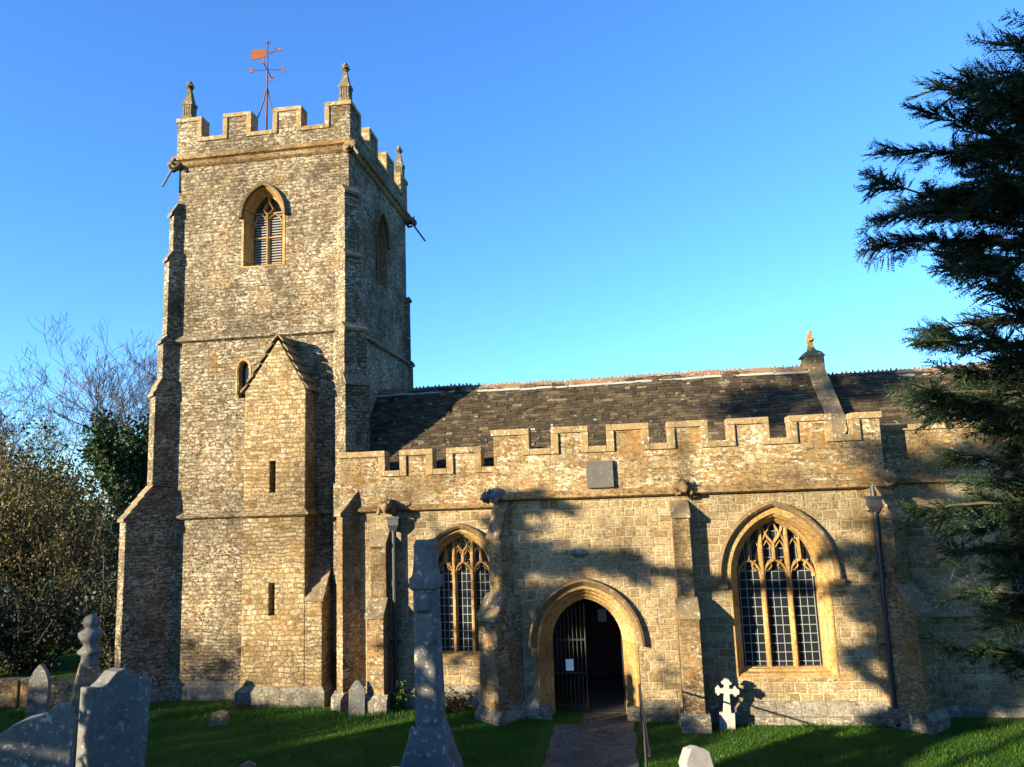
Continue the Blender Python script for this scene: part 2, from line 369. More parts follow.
# ------------------------------------------------------------------ ground and path
xs = np.unique(np.concatenate([np.linspace(-400, -26, 14), np.linspace(-26, 16, 85), np.linspace(16, 400, 14)]))
ys = np.unique(np.concatenate([np.linspace(-300, -30, 10), np.linspace(-30, 6, 91), np.linspace(6, 500, 16)]))
XX, YY = np.meshgrid(xs, ys); ZZ = gz(XX, YY)
gm = MB(); nx = len(xs); gm.v = np.stack([XX, YY, ZZ], -1).reshape(-1, 3).tolist()
gm.f = [(j * nx + i, j * nx + i + 1, (j + 1) * nx + i + 1, (j + 1) * nx + i) for j in range(len(ys) - 1) for i in range(nx - 1)]; gm.m = [0] * len(gm.f)
gm.build('ground', M['ground'], kind='structure', uv=False, smooth=True)
pm = MB(); rows = []
for i in range(60):
    y = .46 - i * .2; w = .02 * math.sin(i * 1.7); xl = -1.66 + w + max(0, 6 - i) * -.03; xr = -.03 + .03 * math.sin(i * .9)
    rows.append([(xl + (xr - xl) * t, y, (G(xl + (xr - xl) * t, y) if y < -.4 else -.10) + .022) for t in np.linspace(0, 1, 8)])
pm.loft(rows); pm.build('path', M['flag'], kind='structure')

# ------------------------------------------------------------------ the church
church = empty('parish_church', 'medieval stone parish church with battlemented west tower and stone slate roof', 'church', (0, 0, 0))
X, Y_, Z = Vector((1, 0, 0)), Vector((0, 1, 0)), Vector((0, 0, 1))

# ---- tower
TX0, TX1, TY0, TY1 = -11.70, -6.78, 1.50, 6.92
def belfry_hole(c): return arch(c, .56, .78, 12.42, 11.0)
tw = MB()
tw.panel([(TX0, 9.1), (TX1, 9.1), (TX1, 14.25), (TX0, 14.25)], [belfry_hole(-9.19)[::-1]], (0, TY0, 0), X, Y_, .5)
tw.panel([(TY0 + .502, 9.1), (TY1, 9.1), (TY1, 14.25), (TY0 + .502, 14.25)], [belfry_hole(4.2)[::-1]], (TX1, 0, 0), Y_, -X, .5)
tw.box(TX0, TX0 + .5, TY0 + .502, TY1, 9.1, 14.25); tw.box(TX0 + .502, TX1 - .502, TY1 - .5, TY1, 9.1, 14.25)
e = .07
lanc = [(-9.78, 7.43), (-9.78, 8.2)] + [(-9.65 - .13 * math.cos(R(a)), 8.2 + .2 * math.sin(R(a))) for a in (30, 60, 90, 120, 150)] + [(-9.52, 8.2), (-9.52, 7.43)]
tw.panel([(TX0 - e, -.3), (TX1 + e, -.3), (TX1 + e, 9.1), (TX0 - e, 9.1)], [lanc[::-1]], (0, TY0 - e, 0), X, Y_, .6)
tw.box(TX1 + e - .6, TX1 + e, TY0 - e + .602, TY1 + e, -.3, 9.098); tw.box(TX0 - e, TX0 + .5, TY0 - e + .602, TY1 + e, -.3, 9.098); tw.box(TX0 + .502, TX1 + e - .602, TY1 - .5, TY1 + e, -.3, 9.098)
tw.box(TX0 + .52, TX1 - .52, TY0 + .52, TY1 - .52, 14.1, 14.3)
tower = tw.build('tower', M['tower'], church, bevel=.02)
core = MB(); core.box(TX0 + .52, TX1 - .52, TY0 + .55, TY1 - .52, 0, 14.05); core.build('tower_core', M['dark_wood'], tower)
sq = [(TX0, TY0), (TX1, TY0), (TX1, TY1), (TX0, TY1)]; sq2 = [(TX0 - e, TY0 - e), (TX1 + e, TY0 - e), (TX1 + e, TY1 + e), (TX0 - e, TY1 + e)]
s_ = MB(); molding(s_, sq, [(-.05, 14.33), (.08, 14.33), (.16, 14.24), (.16, 14.17), (.09, 14.13), (.07, 14.03), (.02, 13.98), (-.05, 13.98)]); s_.build('string_course', M['string'], tower)
s_ = MB(); molding(s_, sq, [(-.05, 9.22), (.02, 9.20), (.17, 9.08), (.17, 9.03), (.09, 8.99), (-.05, 8.99)]); s_.build('string_course', M['tower'], tower)
s_ = MB(); molding(s_, sq2, [(-.05, 4.54), (.01, 4.53), (.13, 4.44), (.13, 4.40), (.06, 4.36), (-.05, 4.36)]); s_.build('string_course', M['tower'], tower)
s_ = MB(); molding(s_, sq2, [(-.05, .40), (.02, .38), (.13, .27), (.13, -.35), (-.05, -.35)]); s_.build('plinth', M['plinth'], tower)

def crenel(mb, cp, ms, zc, zt, u, o, n, th, x0, x1, zb, fw=.16, proud=.05):
    """battlemented wall: ms merlon spans in u; plain stones into mb, moulded coping into cp"""
    poly = [(x0, zb), (x1, zb)]
    top = []
    for a, b in ms: top += [(a, zt), (b, zt)]
    pts = []
    cur = x0
    for i, (a, b) in enumerate(ms):
        if a > cur + .01: pts += [(cur, zc), (a, zc)]
        pts += [(a, zt), (b, zt)]; cur = b
    if cur < x1 - .01: pts += [(cur, zc), (x1, zc)]
    clean = []
    for p in pts:
        if not clean or (abs(p[0] - clean[-1][0]) + abs(p[1] - clean[-1][1])) > 1e-5: clean.append(p)
    mb.panel([(x0, zb), (x1, zb)] + clean[::-1], [], o, u, n, th)
    u, o, n = Vector(u), Vector(o), Vector(n)
    def piece(a0, a1, z0, z1):
        p = [o + u * a + n * d + Z * z for z in (z0, z1) for a, d in ((a0, -proud), (a1, -proud), (a1, th + proud), (a0, th + proud))]
        cp.hexa(p)
    prev = x0
    for i, (a, b) in enumerate(ms):
        la = a > x0 + .02; rb = b < x1 - .02
        piece(a - (.03 if la else proud), b + (.03 if rb else proud), zt - fw * .55, zt + .05)          # over the merlon
        if la: piece(a - .03, a + fw * .85, zc - fw * .6, zt - fw * .55 - .003)                          # down the sides
        if rb: piece(b - fw * .85, b + .03, zc - fw * .6, zt - fw * .55 - .003)
        if a > prev + .02: piece(prev + (.033 if prev > x0 + .01 else -proud), a - .033, zc - fw * .6, zc + .04)
        prev = b
    if prev < x1 - .02: piece(prev + .033, x1 + proud, zc - fw * .6, zc + .04)

pp = MB(); pc = MB()
px0, px1, py0, py1 = TX0 - .05, TX1 + .06, TY0 - .05, TY1 + .05
crenel(pp, pc, [(px0, -11.04), (-10.36, -9.58), (-8.9, -8.13), (-7.41, px1)], 14.77, 15.38, X, (0, py0, 0), Y_, .34, px0, px1, 14.3, .13, .035)
crenel(pp, pc, [(px0, -11.04), (-10.36, -9.58), (-8.9, -8.13), (-7.41, px1)], 14.77, 15.38, X, (0, py1, 0), -Y_, .34, px0, px1, 14.3, .13, .035)
my = [(py0 + .345, 2.24), (3.0, 3.72), (4.62, 5.36), (6.15, py1 - .345)]
crenel(pp, pc, my, 14.772, 15.374, Y_, (px1 - .003, 0, 0), -X, .33, py0 + .345, py1 - .345, 14.3, .13, .03)
crenel(pp, pc, my, 14.772, 15.374, Y_, (px0 + .003, 0, 0), X, .33, py0 + .345, py1 - .345, 14.3, .13, .03)
tp = pp.build('tower_parapet', M['tower'], tower, bevel=.015); pc.build('parapet_coping', M['coping'], tower, bevel=.012)
lr = MB(); lr.box(px0 + .3, px1 - .3, py0 + .3, py1 - .3, 14.3, 14.5); lr.build('lead_roof', M['lead'], tower)

def pinnacle_mesh():
    m = MB(); s = .155
    m.box(-s, s, -s, s, 0, .14)
    m.box(-s + .03, s - .03, -s + .03, s - .03, .14, .46)
    for i in range(4):
        c = -s + .03 + i * (2 * s - .06 - .045) / 3
        for d in (-1, 1):
            y = d * (s - .015); m.box(c, c + .045, min(y, y - d * .03), max(y, y - d * .03), .141, .459); m.box(min(y, y - d * .03), max(y, y - d * .03), c, c + .045, .141, .459)
    m.box(-s, s, -s, s, .46, .55)
    m.loft([[(-w, -w, z), (w, -w, z), (w, w, z), (-w, w, z)] for w, z in ((.125, .55), (.10, .66), (.055, .92), (.05, .95))], 0, True)
    m.blob((0, 0, 1.0), .07, 2, 3, .2, (1, 1, .8)); m.blob((0, 0, 1.12), .085, 2, 5, .25, (1.1, 1.1, .8))
    for a in range(4): m.blob((.085 * math.cos(a * 1.57), .085 * math.sin(a * 1.57), 1.06), .05, 1, a, .2)
    m.blob((0, 0, 1.2), .05, 2, 7, .2)
    return m
p0 = pinnacle_mesh().build('pinnacle', M['pinnacle'], tower)
p0.location = (px0 + .22, py0 + .2, 15.42)
for l in ((px1 - .2, py0 + .2, 15.42), (px1 - .2, py1 - .2, 15.42), (px0 + .22, py1 - .2, 15.42)): copy_part(p0, tower, l)

def gargoyle(name, parent, at, d, L=.5, spout=.0, s=1.0, mat='dark_hood', drop=.25):
    """crouching beast: haunches on the wall, tapered neck, head with ears, jaw and forelegs"""
    at, d = Vector(at), Vector(d).normalized(); q = Vector((-d.y, d.x, 0)); m = MB()
    def P(a, b, c): return tuple(at + d * a * s + q * b * s + Z * c * s)
    m.tube([P(-.1, 0, 0), P(.08, 0, .03), P(.25, 0, .02), P(L * .8, 0, -.02)], [.17 * s, .18 * s, .13 * s, .09 * s], 8)
    m.blob(P(L * .85, 0, .0), .12 * s, 2, 2, .12, (1, 1, .9)); m.blob(P(L * 1.02, 0, -.05), .07 * s, 2, 4, .12)
    m.blob(P(L * .98, 0, -.11), .045 * s, 1, 4, .1)
    for k in (-1, 1):
        m.tube([P(L * .8, k * .07, .07), P(L * .74, k * .12, .18)], [.04 * s, .012 * s], 5)
        m.tube([P(.1, k * .15, -.02), P(.22, k * .17, -.14), P(.34, k * .13, -.1)], [.06 * s, .05 * s, .035 * s], 6)
        m.blob(P(L * .92, k * .06, .06), .022 * s, 1)
    o = m.build(name, M[mat], parent, smooth=True)
    if spout:
        t = MB(); t.tube([P(L * .7, 0, -.05), P(L * .7 + spout * .6, 0, -.05 - spout * drop * 2.6)], .032, 7); t.build('spout_pipe', M['lead'], parent)
    return o
gargoyle('gargoyle', tower, (TX0 + .06, TY0 + .06, 14.06), (-1, -1, 0), .36, .5, .9, 'dark_hood', .55)
gargoyle('gargoyle', tower, (TX1, TY0, 14.08), (1, -1, 0), .36, .55)
gargoyle('gargoyle', tower, (TX1, TY1, 14.05), (1, 1, 0), .36, .85)

def buttress(parent, cx, cy, d, stages, mat='buttress', w_cap=None, plinth=None, name='buttress'):
    """stages: (z0, z1, projection, width, height of the slope above)"""
    d = Vector((*d, 0)).normalized(); t = Vector((-d.y, d.x, 0)); o = Vector((cx, cy, 0)); m = MB(); caps = []
    for i, (z0, z1, p, w, h) in enumerate(stages):
        pn = stages[i + 1][2] if i + 1 < len(stages) else -.02
        m.prism([(-.35, z0), (p, z0), (p, z1), (pn - .02, z1 + h), (-.35, z1 + h)], o - t * w / 2, d, Z, t, w)
        k = max(1, int(round(h / .22))) if h > .05 else 0
        cap = MB(); caps.append(cap)
        for j in range(k):                                             # stepped weathering stones
            f0, f1 = j / k, (j + 1) / k
            a0, a1 = p + (pn - p) * f0, p + (pn - p) * f1; za, zb = z1 + h * f0, z1 + h * f1
            ov = .06 if j == 0 else .05; th = .07
            cap.prism([(a0 + ov, za - .05), (a0 + ov, za + th * .4), (a1 - .02, zb + th), (a1 - .02, zb - .05)], o - t * (w / 2 + .022 + j * .002), d, Z, t, w + .044 + j * .004)
    b = m.build(name, M[mat], parent, bevel=.012)
    for cap in caps:
        if cap.v: cap.build('weathering', M['weathering'], parent, bevel=.008)
    if plinth:
        z, p, w = plinth; q = MB(); q.prism([(-.3, -.4), (p + .1, -.4), (p + .1, z - .1), (p, z + .03), (-.3, z + .03)], o - t * (w / 2 + .08), d, Z, t, w + .16); q.build('plinth', M['plinth'], parent)
    return b
DSW, DSE = (-.64, -.77), (.76, -.65)
buttress(tower, TX0 - .06, TY0 - .02, DSW, [(.3, 4.40, 1.02, .48, .8), (5.22, 7.6, .42, .42, .4), (8.02, 9.02, .27, .40, .12), (9.15, 11.3, .18, .36, .22), (11.54, 12.6, .09, .32, .3)], 'tower', plinth=(.3, 1.02, .48))
buttress(tower, TX1 + .02, TY0 - .02, DSE, [(.3, 4.42, .85, .80, .7), (5.13, 7.6, .36, .70, .22), (7.82, 9.02, .28, .66, .13), (9.18, 11.0, .18, .5, .12), (11.13, 12.75, .12, .44, .2)], 'tower')
buttress(tower, TX1 + .02, TY1 + .02, (1, 1), [(.3, 9.02, .05, .45, .08), (9.15, 11.2, .02, .3, .08)], 'tower')
buttress(tower, TX0 - .02, TY1 + .02, (-1, 1), [(.3, 9.02, .5, .6, .2), (9.2, 12.6, .4, .5, .4)], 'tower')

def belfry_window(c, u, o, n, mat='golden'):
    s = MB(); A = (c, .56, .78, 12.42, 11.0)
    arch_loft(s, [(-.06, -.012), (0, -.012), (.03, .05), (.09, .22), (.14, .26), (.14, .42)], *A, u, o, n, .6, True)
    for a0 in (-1, 1): stroke(s, [(c + a0 * .2, 12.36 if False else 12.38)] * 1 + [(c + a0 * .2, 12.38)], .01, .26, .4, u, o, n) if False else None
    stroke(s, [(c, 11.0), (c, 12.55)], .085, .22, .40, u, o, n)
    stroke(s, [(c - .42, 11.85), (c + .42, 11.85)], .075, .24, .39, u, o, n)
    for a0 in (-1, 1):
        cx = c + a0 * .2
        stroke(s, [(x, z) for x, z in arch(cx, .2, .26, 12.25, 12.2, 0, 6)], .06, .25, .39, u, o, n)
    stroke(s, [(c, 12.5), (c - .14, 12.66), (c, 12.92), (c + .14, 12.66), (c, 12.5)], .055, .25, .39, u, o, n)
    stroke(s, [(c, 12.9), (c, 13.1)], .06, .25, .39, u, o, n)
    w = s.build('belfry_window', M[mat], tower)
    hm = MB(); arch_loft(hm, [(-.02, -.03), (-.03, -.10), (-.09, -.12), (-.11, -.07), (-.13, -.0)], c, .56, .78, 12.42, 12.35, u, o, n); hm.build('hood_mould', M['dark_hood'], tower)
    lv = MB(); u_, o_, n_ = Vector(u), Vector(o), Vector(n)
    z = 11.05
    while z < 12.55:
        for a0 in (-1, 1):
            x0, x1 = c + (a0 * .21 - .17), c + (a0 * .21 + .17)
            P = [o_ + u_ * a + n_ * d + Z * (z + h_ + q) for h_ in (0, .03) for a, d, q in ((x0, .30, 0), (x1, .30, 0), (x1, .40, .055), (x0, .40, .055))]
            lv.hexa(P)
        z += .075
    lv.build('louvre', M['louvre'], tower)
    bk = MB(); p = [o_ + u_ * a + n_ * .425 + Z * zz for a, zz in arch(c, .56, .78, 12.42, 11.0)]; bk.add(p, [tuple(range(len(p)))]); bk.build('belfry_backing', M['dark_wood'], tower)
belfry_window(-9.19, X, (0, TY0, 0), Y_)
belfry_window(4.2, Y_, (TX1, 0, 0), -X, 'dark_hood')  # shaded east side: golden stone swapped for darker, shade put into the colour
g_ = MB(); g_.box(-9.9, -9.4, TY0 + .12, TY0 + .14, 7.3, 8.5); g_.build('lancet_glass', M['glass'], tower)
g_ = MB(); stroke(g_, [(-9.84, 7.43), (-9.84, 8.2)] + [(-9.65 - .19 * math.cos(R(a)), 8.2 + .26 * math.sin(R(a))) for a in (20, 50, 90, 130, 160)] + [(-9.46, 8.2), (-9.46, 7.43)], .12, -.012, .1, X, (0, TY0 - e, 0), Y_); g_.build('lancet_surround', M['golden'], tower)

# ---- stair turret with gabled top on the tower's south face
tr = MB(); tx0, tx1, ty = -9.27, -7.67, .80
def slit(xa, xb, za, zb): return [(xa, za), (xa, zb), (xb, zb), (xb, za)]
tr.panel([(tx0, -.3), (tx1, -.3), (tx1, 7.5), (-8.40, 8.78), (tx0, 7.5)], [slit(-8.59, -8.44, 4.95, 5.72), slit(-8.58, -8.43, 2.02, 2.78)], (0, ty, 0), X, Y_, .4)
tr.box(tx1 - .3, tx1 - .002, ty + .4, TY0 - e, -.3, 7.45); tr.box(tx0 + .002, tx0 + .3, ty + .4, TY0 - e, -.3, 7.45)
tr.prism([(tx0 + .05, 7.4), (tx1 - .05, 7.4), (-8.40, 8.7)], (0, ty + .4, 0), X, Z, Y_, .34)
turret = tr.build('stair_turret', M['tower_low'], church, bevel=.02)
rf = MB()
for sgn, xe in ((1, tx1), (-1, tx0)):
    n_s = 6
    ux = (xe - -8.40); 
    for i in range(n_s):
        f0, f1 = i / n_s, (i + 1.12) / n_s
        xa, xb = -8.40 + ux * f0 * 1.1, -8.40 + ux * min(f1, 1.02) * 1.1; za, zb = 8.90 - 1.38 * f0 * 1.08, 8.90 - 1.38 * min(f1, 1.02) * 1.08
        lift = .12
        p = [(xa, za - .03), (xb, zb + lift - .05), (xb + sgn * .0, zb + lift + .02), (xa, za + .03)]
        rf.prism(p, (0, ty - .045 - .004 * (i % 2), 0), X, Z, Y_, TY0 - ty + .0)
rf.build('turret_roof', M['weathering'], turret, bevel=.008)
s_ = MB(); molding(s_, [(tx0, TY0 - e - .0), (tx0, ty), (tx1, ty), (tx1, TY0 - e)], [(-.05, 4.54), (.01, 4.53), (.13, 4.44), (.13, 4.40), (.06, 4.36), (-.05, 4.36)], False); s_.build('string_course', M['tower_low'], turret)
s_ = MB(); molding(s_, [(tx0, TY0 - e), (tx0, ty), (-7.24, ty), (-7.24, TY0 - e)], [(-.05, .42), (.02, .40), (.10, .29), (.10, -.35), (-.05, -.35)], False); s_.build('plinth', M['plinth'], turret)
s_ = MB(); s_.box(tx0 + .2, tx1 - .2, ty + .32, ty + .36, 1.9, 6); s_.build('slit_backing', M['dark_wood'], turret)
for z0, z1 in ((4.95, 5.72), (2.02, 2.78)):
    pass
bb = MB(); bb.box(tx1 + .003, -7.24, ty + .004, TY0 - e, -.3, 2.36); bb.prism([(ty + .006, 2.36), (TY0 - e, 2.36), (TY0 - e, 3.3), (ty + .45, 3.02)], (tx1 + .004, 0, 0), Y_, Z, X, -7.244 - tx1 - .004)
bb.build('turret_buttress', M['tower_low'], turret, bevel=.015)
cw = MB()
for i in range(3):
    y0, y1 = ty - .03 + i * .15, ty + .15 + i * .15; z0 = 2.34 + i * .225
    cw.prism([(y0, z0), (y0, z0 + .05), (y1 + .02, z0 + .28), (y1 + .02, z0 + .2)], (tx1 - .03 - .002 * i, 0, 0), Y_, Z, X, -7.2 - tx1 + .03 + .004 * i)
cw.build('weathering', M['weathering'], turret, bevel=.008)

# ---- generic traceried window
def leads(mb, x0, x1, z0, z1, ztop, nx_, dz, y, c):
    t = .0065
    for i in range(nx_ + 1):
        x = x0 + (x1 - x0) * i / nx_; mb.box(x - t, x + t, y - .012, y, z0, ztop(x))
    z = z0 + dz * .5
    while z < z1:
        mb.box(x0, x1, y - .0135, y - .001, z - t, z + t); z += dz * rng.uniform(.97, 1.03)
def tracery_window(parent, c, a, rise, zs, zb, y, frame, hood_a, lights=3, name='traceried_window', hoodmat='dark_hood', dz=.185, fmat='golden'):
    """y = wall face; frame = how far the moulded jamb runs inwards"""
    s = MB(); u, o, n = X, (0, y, 0), Y_; A = (c, a, rise, zs, zb)
    f = frame
    arch_loft(s, [(-(hood_a - a) + .04, -.009), (0, -.011), (.01, .005)], c, a, rise, zs, zs - .12, u, o, n)
    arch_loft(s, [(-.035, -.012), (0, -.012), (.02, .02), (f * .35, .06), (f * .45, .10), (f * .5, .16), (f * .8, .2), (f * .9, .26), (f, .27), (f, .46)], *A, u, o, n, .8, True)
    ai = a - f; lw = 2 * ai / lights; R0 = (a * a + rise * rise) / (2 * a)
    def ah(x): 
        cc = R0 - a; return zs + math.sqrt(max((R0 - f) ** 2 - (abs(x) + cc) ** 2, 0))
    bot = zb + .8 * f; hz = zs - .02
    for i in range(1, lights):
        x = -ai + lw * i; stroke(s, [(c + x, bot), (c + x, ah(x) + .02)], .115, .27, .45, u, o, n)
    apz = hz + lw * .60
    for i in range(lights):
        x = -ai + lw * (i + .5)
        stroke(s, arch(c + x, lw / 2 - .03, lw * .6, hz, hz - .03, 0, 7), .075, .29, .44, u, o, n)
        for k in (-1, 1):                                            # cusps
            q = [(k * lw * .40, .10), (k * lw * .25, .12), (k * lw * .13, .20), (k * lw * .17, .30), (k * lw * .28, .32)]
            stroke(s, [(c + x + p_, hz + z_ * lw / .56) for p_, z_ in q], .04, .31, .43, u, o, n)
        top = ah(x)
        if i == lights // 2:
            fk = apz + (top - apz) * .42
            stroke(s, [(c + x, apz - .02), (c + x, fk)], .075, .29, .44, u, o, n)
            for k in (-1, 1):
                e_ = k * lw * .5; stroke(s, [(c + x, fk), (c + x + e_ * .45, fk + (ah(e_) - fk) * .45), (c + x + e_ * .8, ah(e_) + .02)], .07, .29, .44, u, o, n)
                stroke(s, [(c + x + k * lw * .5, apz + .1), (c + x + k * lw * .25, fk + .06), (c + x, top + .0)][0:3], .05, .31, .43, u, o, n) if False else None
                stroke(s, [(c + x + k * lw * .47, fk - .10), (c + x + k * lw * .25, fk + .06), (c + x + k * lw * .03, fk - .10)], .05, .31, .43, u, o, n)
                stroke(s, [(c + x + k * lw * .47, fk + .02), (c + x + k * .02, top - .02)], .055, .3, .43, u, o, n)
        else:
            k = 1 if x > 0 else -1; stroke(s, [(c + x, apz - .02), (c + x - k * .02, top + .02)], .075, .29, .44, u, o, n)
            zz = apz + (ah(x * .72) - apz) * .55
            stroke(s, [(c + x - k * lw * .02, zz - .08), (c + x - k * lw * .24, zz + .1), (c + x - k * lw * .47, zz - .08)], .045, .31, .43, u, o, n)
    win = s.build(name, M[fmat], parent)
    gl = MB(); P = [(x, y + .40, z) for x, z in arch(c, a, rise, zs, bot, f, 14)]; gl.add(P, [tuple(range(len(P)))]); gl.build('glass', M['glass'], win)
    ld = MB()
    for i in range(lights):
        x0, x1 = c - ai + lw * i, c - ai + lw * (i + 1)
        m_ = .05; leads(ld, x0 + m_, x1 - m_, bot, hz + lw * .42, lambda x: min(ah(x - c), 99) - .03, 3, dz, y + .398, c)
        for zz in (apz + .05, apz + .05 + dz, apz + .05 + 2 * dz, apz + .05 + 3 * dz):
            if zz < ah(max(abs(x0 - c), abs(x1 - c))) or (i == lights // 2 and zz < ah(0) - .2): ld.box(x0 + m_, x1 - m_, y + .386, y + .397, zz - .007, zz + .007)
    ld.build('leading', M['leading'], win)
    hm = MB(); ho = a - hood_a                                        # negative offset
    arch_loft(hm, [(ho + .12, -.01), (ho + .10, -.08), (ho + .04, -.13), (ho, -.11), (ho - .015, .02)], c, a, rise, zs, zs - .08, u, o, n)
    for k in (-1, 1): hm.box(c + k * (hood_a - .06) - .10, c + k * (hood_a - .06) + .10, y - .135, y + .03, zs - .22, zs - .083)
    hm.build('hood_mould', M[hoodmat], win)
    return win

# ---- west bay of the aisle (set back)
WY = .70
wb = MB(); wx0, wx1 = -6.66, -2.75
LW = dict(c=-3.83, a=.81, rise=.98, zs=2.90, zb=1.0)
wb.panel([(wx0, -.3), (wx1, -.3), (wx1, 4.6), (wx0, 4.6)], [arch(LW['c'], LW['a'], LW['rise'], LW['zs'], LW['zb'])[::-1]], (0, WY, 0), X, Y_, .55)
wb.box(wx0, wx0 + .5, WY + .552, 1.6, -.3, 4.6)
west = wb.build('west_bay_wall', M['aisle'], church, bevel=.015)
tracery_window(west, LW['c'], LW['a'], LW['rise'], LW['zs'], LW['zb'], WY, .15, .98)
pb = MB(); pk = MB()
crenel(pb, pk, [(-6.72, -5.62), (-5.20, -4.45), (-4.06, -3.28)], 5.31, 5.78, X, (0, WY - .05, 0), Y_, .32, -6.72, -2.86, 4.5)
pb.build('parapet', M['parapet'], west, bevel=.012); pk.build('parapet_coping', M['coping'], west, bevel=.012)
s_ = MB(); molding(s_, [(wx0, 1.4), (wx0, WY), (-2.86, WY)], STRING(4.46, .13, .22), False); s_.build('string_course', M['string'], west)
s_ = MB(); molding(s_, [(wx0, 1.4), (wx0, WY), (-2.86, WY)], [(-.05, .46), (.02, .44), (.11, .33), (.11, -.35), (-.05, -.35)], False); s_.build('plinth', M['plinth'], west)
buttress(west, wx0 + .26, WY + .02, DSW, [(-.2, 4.36, .40, .27, .5)], 'buttress', plinth=(.34, .40, .27))
buttress(west, -5.72, WY, (0, -1), [(-.2, 2.06, .55, .40, .32), (2.3, 3.64, .28, .38, .3)], 'buttress', plinth=(.34, .55, .40))
gargoyle('gargoyle', west, (-5.55, WY - .1, 4.5), (.2, -1, 0), .42, 0, 1.0)

# ---- south aisle
ax0, ax1 = -2.75, 5.36
MW = dict(c=3.13, a=.98, rise=1.30, zs=2.78, zb=.76)
DW = dict(c=-.97, a=1.03, rise=1.19, zs=1.42, zb=-.3)
aw = MB()
aw.panel([(ax0, -.5), (DW['c'] - DW['a'] - .0, -.5)] + [(x, z) for x, z in arch(DW['c'], DW['a'], DW['rise'], DW['zs'], -.5)][1:-1] + [(DW['c'] + DW['a'], -.5), (ax1, -.5), (ax1, 4.7), (ax0, 4.7)],
         [arch(MW['c'], MW['a'], MW['rise'], MW['zs'], MW['zb'])[::-1]], (0, 0, 0), X, Y_, .55)
aw.box(ax0, ax0 + .5, .553, 1.4, -.5, 4.7); aw.box(ax1 - .5, ax1, .553, 1.4, -.5, 4.7)
aisle = aw.build('south_aisle_wall', M['aisle'], church, bevel=.015)
tracery_window(aisle, MW['c'], MW['a'], MW['rise'], MW['zs'], MW['zb'], 0, .17, 1.23)
pb = MB(); pk = MB()
crenel(pb, pk, [(-2.84, -2.05), (-1.50, -.73), (-.27, .6), (1.05, 1.87), (2.33, 3.15), (3.62, 4.45), (4.9, 5.44)], 5.63, 6.08, X, (0, -.05, 0), Y_, .33, -2.84, 5.44, 4.6)
pb.box(-2.838, -2.5, .281, 1.3, 4.6, 6.0); pb.box(5.1, 5.438, .281, 1.3, 4.6, 6.0)
pb.build('parapet', M['parapet'], aisle, bevel=.012); pk.build('parapet_coping', M['coping'], aisle, bevel=.012)
s_ = MB(); molding(s_, [(ax0 - .02, 1.3), (ax0 - .02, -.02), (ax1 + .02, -.02), (ax1 + .02, 1.3)], STRING(4.62, .14, .24), False); s_.build('string_course', M['string'], aisle)
for xa, xb in ((ax0, DW['c'] - DW['a'] - .03), (DW['c'] + DW['a'] + .03, ax1)):
    s_ = MB(); path = [(xa, 0), (xb, 0)]
    if xa == ax0: path = [(ax0, 1.2)] + path
    if xb == ax1: path = path + [(ax1, 1.2)]
    molding(s_, path, [(-.05, .30), (.02, .28), (.11, .17), (.11, -.45), (-.05, -.45)], False); s_.build('plinth', M['plinth'], aisle)
buttress(aisle, ax0 + .02, .02, DSW, [(-.3, 2.05, .50, .62, .45), (2.3, 3.75, .22, .40, .75)], 'buttress', plinth=(.17, .50, .62))
buttress(aisle, 1.17, 0, (0, -1), [(-.3, 2.08, .66, .42, .28), (2.3, 4.1, .34, .36, .28)], 'buttress', plinth=(.17, .66, .42))
buttress(aisle, ax1 - .02, .02, (1, -1), [(-.3, 2.05, .60, .60, .5), (2.5, 3.9, .30, .5, .7)], 'buttress', plinth=(.17, .60, .60))
gargoyle('gargoyle', aisle, (ax0, 0, 4.66), (-1, -.75, 0), .42, 0, .95, 'grey_lichen')
gargoyle('gargoyle', aisle, (1.22, -.05, 4.68), (.35, -1, 0), .26, 0, .95)
gargoyle('gargoyle', aisle, (ax1, 0, 4.72), (1, -1, 0), .28, 0, 1.0, 'dark_hood')
pl = MB(); pl.box(-.78, -.19, -.14, -.04, 4.75, 5.34); pl.build('plaque', M['plaque'], aisle, bevel=.01)
bo = MB(); bo.blob((-1.03, -.02, 3.36), .16, 3, 3, .05, (1.15, .35, .6)); bo.blob((-1.03, -.07, 3.36), .1, 3, 5, .05, (1.1, .3, .55)); bo.build('carved_boss', M['grey_lichen'], aisle, smooth=True)

# doorway
s = MB(); A = (DW['c'], DW['a'], DW['rise'], DW['zs'], DW['zb'])
arch_loft(s, [(-.06, -.012), (0, -.012), (.03, .03), (.05, .10), (.09, .12), (.11, .18), (.14, .22), (.18, .24), (.21, .30), (.26, .34), (.26, .62)], *A, X, (0, 0, 0), Y_)
door = s.build('doorway', M['golden'], aisle)
hm = MB(); arch_loft(hm, [(-.05, -.01), (-.11, -.08), (-.16, -.14), (-.21, -.12), (-.23, .02)], DW['c'], DW['a'], DW['rise'], DW['zs'], DW['zs'] - .02, X, (0, 0, 0), Y_); hm.build('hood_mould', M['dark_hood'], door)
for xa in (-2.06, -.18):
    st = MB(); st.box(xa, xa + .30, -.13, .3, -.4, .17); st.build('door_base_stone', M['plinth'], door, bevel=.015)
pr = MB()
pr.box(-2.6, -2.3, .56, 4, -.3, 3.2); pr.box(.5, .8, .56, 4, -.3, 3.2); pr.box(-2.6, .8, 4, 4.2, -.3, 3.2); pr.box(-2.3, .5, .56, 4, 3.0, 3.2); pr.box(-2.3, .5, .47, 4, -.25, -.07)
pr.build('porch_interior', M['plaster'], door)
dr = MB()
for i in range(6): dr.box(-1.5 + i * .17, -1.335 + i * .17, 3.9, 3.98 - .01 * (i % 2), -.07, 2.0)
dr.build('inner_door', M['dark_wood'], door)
gt = MB()
